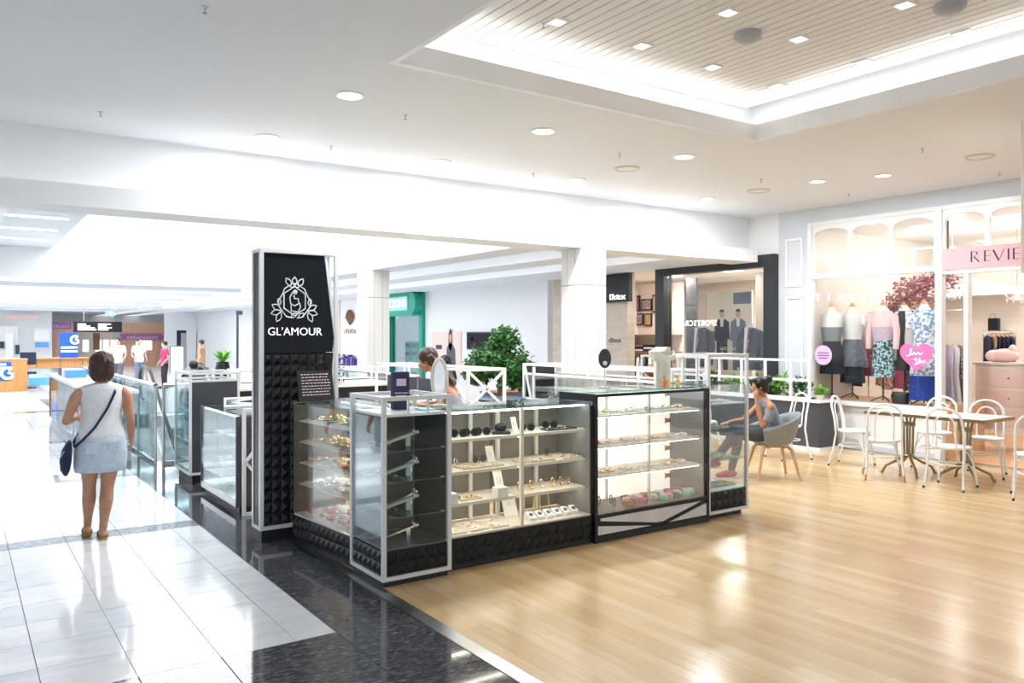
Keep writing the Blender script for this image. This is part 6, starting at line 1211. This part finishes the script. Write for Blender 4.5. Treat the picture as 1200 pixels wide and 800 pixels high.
# ================================================================ WHITE TOPPED SHOWCASE BEHIND THE WALKER
t = thing('glass_showcase', 'long glass showcase with a white top beside the void', 'display cabinet', (1.72, 14.6, 0))
bx(t, 'plinth', 1.5, 1.92, 11.7, 17.7, 0, .12, 'wall_blue'); bx(t, 'top', 1.42, 2.0, 11.6, 17.8, .90, .95, 'white_gloss', .004); bx(t, 'end_panel', 1.46, 1.96, 17.7, 17.76, .12, .9, 'desk_wood'); bx(t, 'shelf', 1.5, 1.92, 11.7, 17.7, .5, .512, 'glass_edge')
for i in range(5): bx(t, 'glass_pane', 1.47, 1.478, 11.65 + 1.21 * i, 11.65 + 1.21 * i + 1.19, .12, .898, 'glass_blue'); bx(t, 'post', 1.47, 1.495, 11.63 + 1.21 * i, 11.65 + 1.21 * i, .12, .9, 'steel')
for i, (y, c_, cn) in enumerate(((12.6, 'white', 'white'), (13.6, 'palepink', 'pink'), (15.0, 'skyblue', 'blue'), (16.4, 'white', 'pale'))):
    one('display_item', MB().lathe([(.08, 0), (.1, .1), (.06, .22), (.02, .3)], 12, (1.7, y, .12)), c_, cn + ' ornament inside the long glass showcase', 'ornament', smooth=True)
for i, (y, c_, cn) in enumerate(((16.9, 'navy', 'navy'), (16.3, 'white', 'white'), (15.8, 'skyblue', 'blue'))):
    o = MB().box(1.55, 1.85, y - .2, y + .2, .95, 1.08); one('brochure_box', o, c_, cn + ' box on top of the long glass showcase', 'box', bevel=.004)
# ================================================================ FAR LEFT: DESKS, SIGNS, SHOPS
def swirl(parent, c, r, mt='sign_white', y=-.004):
    c = V(c); MB().tube([c + V((r * math.cos(R(a)), y, r * math.sin(R(a)))) for a in range(50, 331, 20)], r * .24, 8).build('swirl_mark', mt, parent, smooth=True); MB().tube([c + V((r * .9, y, -r * .2)), c + V((r * .1, y, r * .0)), c + V((r * .45, y, r * .8))], r * .17, 8).build('swirl_mark', mt, parent, smooth=True)
def yface(t, name, px0, py0, px1, py1, Y, mt, th=.04):
    a, b = PY(px0, py1, Y), PY(px1, py0, Y); return bx(t, name, a.x, b.x, Y, Y + th, a.z, b.z, mt)
Yd = 28.0; a, b = PY(-30, 458, Yd), PY(32, 422, Yd)
t = thing('service_desk', 'timber service desk with a blue panel at the far left', 'desk', (b.x - .6, Yd + .3, 0)); bx(t, 'front', a.x, b.x, Yd, Yd + .05, 0, b.z, 'desk_wood'); bx(t, 'side', b.x - .05, b.x, Yd + .05, Yd + .8, 0, b.z, 'desk_wood'); bx(t, 'top', a.x, b.x + .02, Yd - .02, Yd + .82, b.z, b.z + .04, 'desk_wood')
yface(t, 'blue_panel', -30, 424, 13, 447, Yd - .02, 'blue', .015); q = PY(9, 437, Yd - .03); swirl(t, q, .16)
for k in (0, 1): q = PY(0, 427 + 4 * k, Yd - .022); bx(t, 'print_mark', q.x - .2, q.x + .15, Yd - .024, Yd - .021, q.z - .025, q.z + .025, 'sign_white')
Yd = 31.0; a, b = PY(15, 432, Yd), PY(105, 420, Yd)
t = thing('service_counter', 'long timber service counter beyond the first desk', 'counter', ((a.x + b.x) / 2, Yd, 0)); bx(t, 'fascia', a.x, b.x, Yd, Yd + .06, a.z, b.z, 'desk_wood'); bx(t, 'top', a.x, b.x, Yd - .1, Yd + .6, b.z, b.z + .04, 'desk_wood'); bx(t, 'glass_front', a.x, b.x, Yd + .02, Yd + .04, .25, a.z, 'glass_blue'); bx(t, 'plinth', a.x, b.x, Yd, Yd + .5, 0, .25, 'skyblue')
for i in range(3): x = a.x + (b.x - a.x) * (.3 + .3 * i); bx(t, 'panel_joint', x, x + .02, Yd - .006, Yd, a.z, b.z, 'shelf_wood')
t = thing('blue_stand_sign', 'upright blue sign with a white swirl on the far timber counter', 'sign', (PY(81, 420, Yd).x, Yd + .2, b.z + .04)); yface(t, 'panel', 70, 390, 91.5, 419.2, Yd + .2, 'blue', .05); q = PY(88, 398, Yd + .18); swirl(t, q, .13)
for k in (0, 1): q = PY(81, 407 + 4.5 * k, Yd + .19); bx(t, 'print_mark', q.x - .25, q.x + .25, Yd + .19, Yd + .199, q.z - .03, q.z + .03, 'sign_white')
t = thing('dark_chair', 'dark office chair between the timber desks', 'chair', (PY(33, 430, 29.5).x, 29.5, 0), local=True); MB().box(-.22, .22, -.04, .04, .75, 1.15).build('backrest', 'cloth_navy', t, .02); MB().box(-.24, .24, 0, .45, .45, .52).build('seat', 'cloth_navy', t, .02); MB().tube([(0, .2, .05), (0, .2, .46)], .03, 8).build('column', 'chrome', t); MB().lathe([(.25, 0), (.25, .03), (.04, .06)], 10, (0, .2, 0)).build('base', 'tip_black', t)
# timber fronted shop
Yf = 48.0
t = thing('timber_shopfront', 'far shop with pinkish timber walls and purple sign bands', 'shopfront', (PY(126, 420, Yf).x, Yf, 0)); t['kind'] = 'structure'
zb = 0
for px0, px1 in ((61, 84), (141, 192)): a, b = PY(px0, 378, Yf), PY(px1, 378, Yf); bx(t, 'timber_wall', a.x, b.x, Yf, Yf + .2, 0, a.z, 'wall_wood')
a, b = PY(84, 390, Yf), PY(141, 377, Yf); bx(t, 'header', a.x, b.x, Yf, Yf + .2, a.z, b.z, 'wall_wood'); bx(t, 'interior', a.x, b.x, Yf + 3, Yf + 3.1, 0, a.z, 'warmwhite')
yface(t, 'purple_band', 61, 377.5, 83, 385, Yf - .1, 'purple', .09); yface(t, 'purple_band', 141, 391, 191, 398, Yf - .1, 'purple', .09); glyphs(t, PY(167, 397, Yf - .11), X_, Z_, 1.6, .16, 10, 'lilac', 12); glyphs(t, PY(72, 384, Yf - .11), X_, Z_, .8, .16, 6, 'lilac', 13)
yface(t, 'lit_panel', 160, 399, 178, 410, Yf - .05, 'sign_white', .04); yface(t, 'dark_door', 109, 390, 117, 410, Yf + .3, 'shelf_wood', .05)
for i, px in enumerate((97, 112, 121, 130, 139)): yface(t, 'lit_display', px, 398, px + 7, 412, Yf + 1.0, 'sign_white', .05)
t = thing('directory_sign', 'black hanging directory sign with white lines of print', 'sign', (PY(114, 389, 40).x, 40, PY(114, 389, 40).z)); a, b = PY(86, 389, 40), PY(143, 377, 40); bx(t, 'board', a.x, b.x, 40, 40.1, a.z, b.z, 'black')
for x0, w in ((91, (10, 15, 20, 22)), (115, (15, 10, 16, 12))):
    for k in range(4): p0, p1 = PY(x0, 379 + 2.2 * k, 39.98), PY(x0 + w[k], 380.3 + 2.2 * k, 39.98); bx(t, 'print_mark', p0.x, p1.x, 39.985, 39.999, p1.z, p0.z, 'sign_white')
for x in (a.x + .4, b.x - .4): bx(t, 'hanger', x, x + .02, 40.04, 40.06, b.z, HL, 'steel')
t = thing('exit_sign', 'small green exit sign hanging from the far ceiling', 'sign', (PY(129, 370, 34).x, 34, PY(129, 370, 34).z)); a, b = PY(124, 370, 34), PY(135, 365, 34); bx(t, 'panel', a.x, b.x, 34, 34.05, a.z, b.z, 'exit_green')
bx(t, 'hanger', (a.x + b.x) / 2 - .01, (a.x + b.x) / 2 + .01, 34.02, 34.04, b.z, HL, 'steel'); bx(t, 'figure_mark', (a.x + b.x) / 2 - .06, (a.x + b.x) / 2 + .06, 33.99, 33.999, a.z + .04, b.z - .04, 'sign_white')
# white boutique with black window frames
Yf = 46.0
t = thing('boutique_front', 'far white shopfront with dark window frames and a small pink sign', 'shopfront', (PY(235, 420, Yf).x, Yf, 0)); t['kind'] = 'structure'
a, b = PY(193, 378, Yf), PY(300, 378, Yf); bx(t, 'wall', a.x, b.x, Yf, Yf + .2, PY(240, 387, Yf).z, HL, 'white')
for x0, x1 in ((193, 207), (219, 230), (262, 275), (285, 300)): p0, p1 = PY(x0, 400, Yf), PY(x1, 400, Yf); bx(t, 'pier', p0.x, p1.x, Yf, Yf + .2, 0, PY(240, 387, Yf).z, 'white')
yface(t, 'dark_header', 207, 387, 219, 390, Yf + .3, 'navy', .1); yface(t, 'dark_door', 207, 390, 212, 420, Yf + .3, 'navy', .1); yface(t, 'dark_header', 230, 387, 262, 390, Yf + .3, 'black', .1); p0, p1 = PY(200, 400, Yf + 2.5), PY(300, 400, Yf + 2.5); bx(t, 'interior', p0.x, p1.x, Yf + 2.5, Yf + 2.6, 0, HL, 'wall')
for i, (x0, y0, x1, y1, mt_) in enumerate(((231, 392, 236, 402, 'lilac'), (237, 391, 243, 400, 'magenta'), (237, 402, 243, 408, 'white'), (247, 392, 252, 398, 'white'), (254, 393, 260, 403, 'lilac'), (232, 404, 242, 416, 'white'), (244, 402, 252, 412, 'red'), (275, 389, 277, 420, 'black'), (278, 390, 281, 405, 'navy'))): yface(t, 'display', x0, y0, x1, y1, Yf + 1.0, mt_, .05)
yface(t, 'pink_sign', 239, 376, 247.5, 381.5, Yf - .06, 'lilac', .05); yface(t, 'pink_sign', 237, 375, 240, 382, Yf - .07, 'palepink', .05)
yface(t, 'notice_frame', 199, 405, 216, 440, Yf - 8, 'midgrey', .03); yface(t, 'notice_sheet', 200, 406, 215, 440, Yf - 8.02, 'white', .015)
# pale shops at the far left
t = thing('pale_shopfront', 'far pale shop with grey window and blue display at the left edge', 'shopfront', (PY(30, 420, 47).x, 47, 0)); t['kind'] = 'structure'
for x0, y0, x1, y1, mt_, dy in ((-20, 382, 21, 425, 'offwhite', 0), (6, 390, 16, 420, 'white', -.1), (40, 385, 59, 400, 'white', 0), (41, 401, 57, 407, 'skyblue', -.1), (18, 404, 23, 415, 'navy', -.2), (-2, 400, 5, 408, 'navy', -.2), (5, 369, 44, 374, 'palepink', -.1)): yface(t, 'panel', x0, y0, x1, y1, 47 + dy, mt_, .05)
a, b = PY(-40, 420, 47.5), PY(61, 420, 47.5); bx(t, 'wall', a.x, b.x, 47.5, 47.7, 0, HL, 'white')
t = thing('steel_mast', 'thin dark mast beside the sign tower in the distance', 'post', (PY(281, 435, 20).x, 20.2, 0), local=True); MB().tube([(0, 0, 0), (0, 0, 2.3)], .03, 8).build('pole', 'charcoal', t); MB().lathe([(.12, 0), (.12, .03), (.03, .05)], 12).build('base', 'charcoal', t); MB().box(-.03, .12, -.02, .02, 2.2, 2.3).build('head', 'charcoal', t)
# tall black vase with a green plant
q = PY(261, 440, 19.6); t = thing('potted_palm', 'green spiky plant in a tall black vase at the head of the void', 'potted plant', (q.x, 19.6, 0), local=True); MB().lathe([(.1, 0), (.17, .5), (.19, .8), (.14, 1.05), (.12, 1.05), (.1, .95)], 16).build('vase', 'black', t, smooth=True)
mb = MB()
for k in range(46):
    a_ = k * 2.399; e_ = .35 + .9 * ((k * 7) % 13) / 13; d_ = V((math.cos(a_) * math.cos(e_), math.sin(a_) * math.cos(e_), math.sin(e_))); p0 = V((0, 0, 1.03)); s_ = V((-math.sin(a_), math.cos(a_), 0)) * .03; ln = .45; mb.add([p0 - s_ * .5, p0 + d_ * ln * .5 - s_, p0 + d_ * ln - V((0, 0, .08)), p0 + d_ * ln * .5 + s_, p0 + s_ * .5], [(0, 1, 2, 3, 4)])
o = mb.build('leaves', 'leaf_bright', t); o['kind'] = 'stuff'
# ---------------------------------------------------------------- people far away
def stander(label, loc, rz, hair, top, bottom, h=1.68, z0=0., sk='skin_light', vox=.014):
    t = thing('person', label, 'person', (loc[0], loc[1], z0), R(rz), local=True); k = h / 1.7; b = MB(); T = [((0, 0, .84 * k), .165 * k, .115 * k), ((0, 0, .95 * k), .16 * k, .11 * k), ((0, 0, 1.08 * k), .14 * k, .10 * k), ((0, 0, 1.25 * k), .175 * k, .115 * k), ((0, 0, 1.38 * k), .18 * k, .10 * k), ((0, 0, 1.44 * k), .10 * k, .07 * k)]
    b.loft(T, 16); b.tube([(0, 0, 1.42 * k), (0, .01, 1.52 * k)], .05 * k, 10); P, B = head(b, (0, .015, 1.585 * k), (0, 1, -.1), (0, 0, 1), k)
    sl_ = MB().loft([(c, rx + .012, ry + .012) for c, rx, ry in T], 16); tr_ = MB().ball((0, 0, .88 * k), .17 * k, .12 * k, .09 * k)
    for s_ in (-1, 1):
        sh_, el, wr = V((s_ * .19, 0, 1.38)) * k, V((s_ * .25, -.03, 1.1)) * k, V((s_ * .21, .14, .92)) * k; limb(b, [sh_, el], [.048 * k, .036 * k]); limb(b, [el, wr], [.036 * k, .024 * k]); hand(b, wr, (0, .5, -1), (-s_, 0, 0), k, .5, 1); limb(sl_, [sh_, sh_ * .45 + el * .55], [.06 * k, .055 * k])
        hp, kn, an = V((s_ * .09, 0, .86)) * k, V((s_ * .1, .02, .47)) * k, V((s_ * .1, 0, .08)) * k; limb(b, [hp, kn], [.09 * k, .058 * k]); limb(b, [kn, an], [.058 * k, .036 * k]); b.tube([an + V((0, -.02, -.04)), an + V((0, .14, -.05))], [.04, .028], 8); limb(tr_, [hp, kn], [.1 * k, .07 * k]); limb(tr_, [kn, an], [.068 * k, .05 * k])
    skin(t, b, sk, vox, it=3); skin(t, sl_, top, .016, 'top', 3, [((0, 0, 1.43 * k), (0, 0, 1))]); skin(t, tr_, bottom, .016, 'trousers', 3)
    for s_ in (-1, 1): MB().tube([(s_ * .1 * k, -.07, .035), (s_ * .1 * k, 0, .045), (s_ * .1 * k, .15, .032), (s_ * .1 * k, .19, .022)], [.028, .042, .036, .018], 10).build('shoe', 'tip_black', t, smooth=True)
    skin(t, MB().ball(P(0, -.025, .03), .088 * k, .1 * k, .095 * k, 14, 10, B), hair, .012, 'hair', 2)
stander('man in a black shirt riding the escalator', (3.95, 17.0), 10, 'hair_black', 'cloth_black', 'denim_dark', 1.72, -.55)
q = G(134, 455); stander('woman in a pale pink top standing beyond the walking woman', (q.x + .1, q.y), 150, 'hair_brown', 'palepink', 'cloth_grey', 1.62)
q = PY(193, 430, 27); stander('distant shopper in a magenta top on the far side of the void', (q.x, 27), 100, 'hair_black', 'magenta', 'cloth_black', 1.5)
q = PY(163, 430, 29); stander('distant shopper in a white top beyond the void', (q.x, 29), 200, 'hair_brown', 'cloth_white', 'cloth_bluegrey', 1.6)
q = PY(236, 430, 26); stander('distant shopper in an orange brown top by the boutique', (q.x, 26), 60, 'hair_brown', 'cloth_tan', 'cloth_black', 1.55)
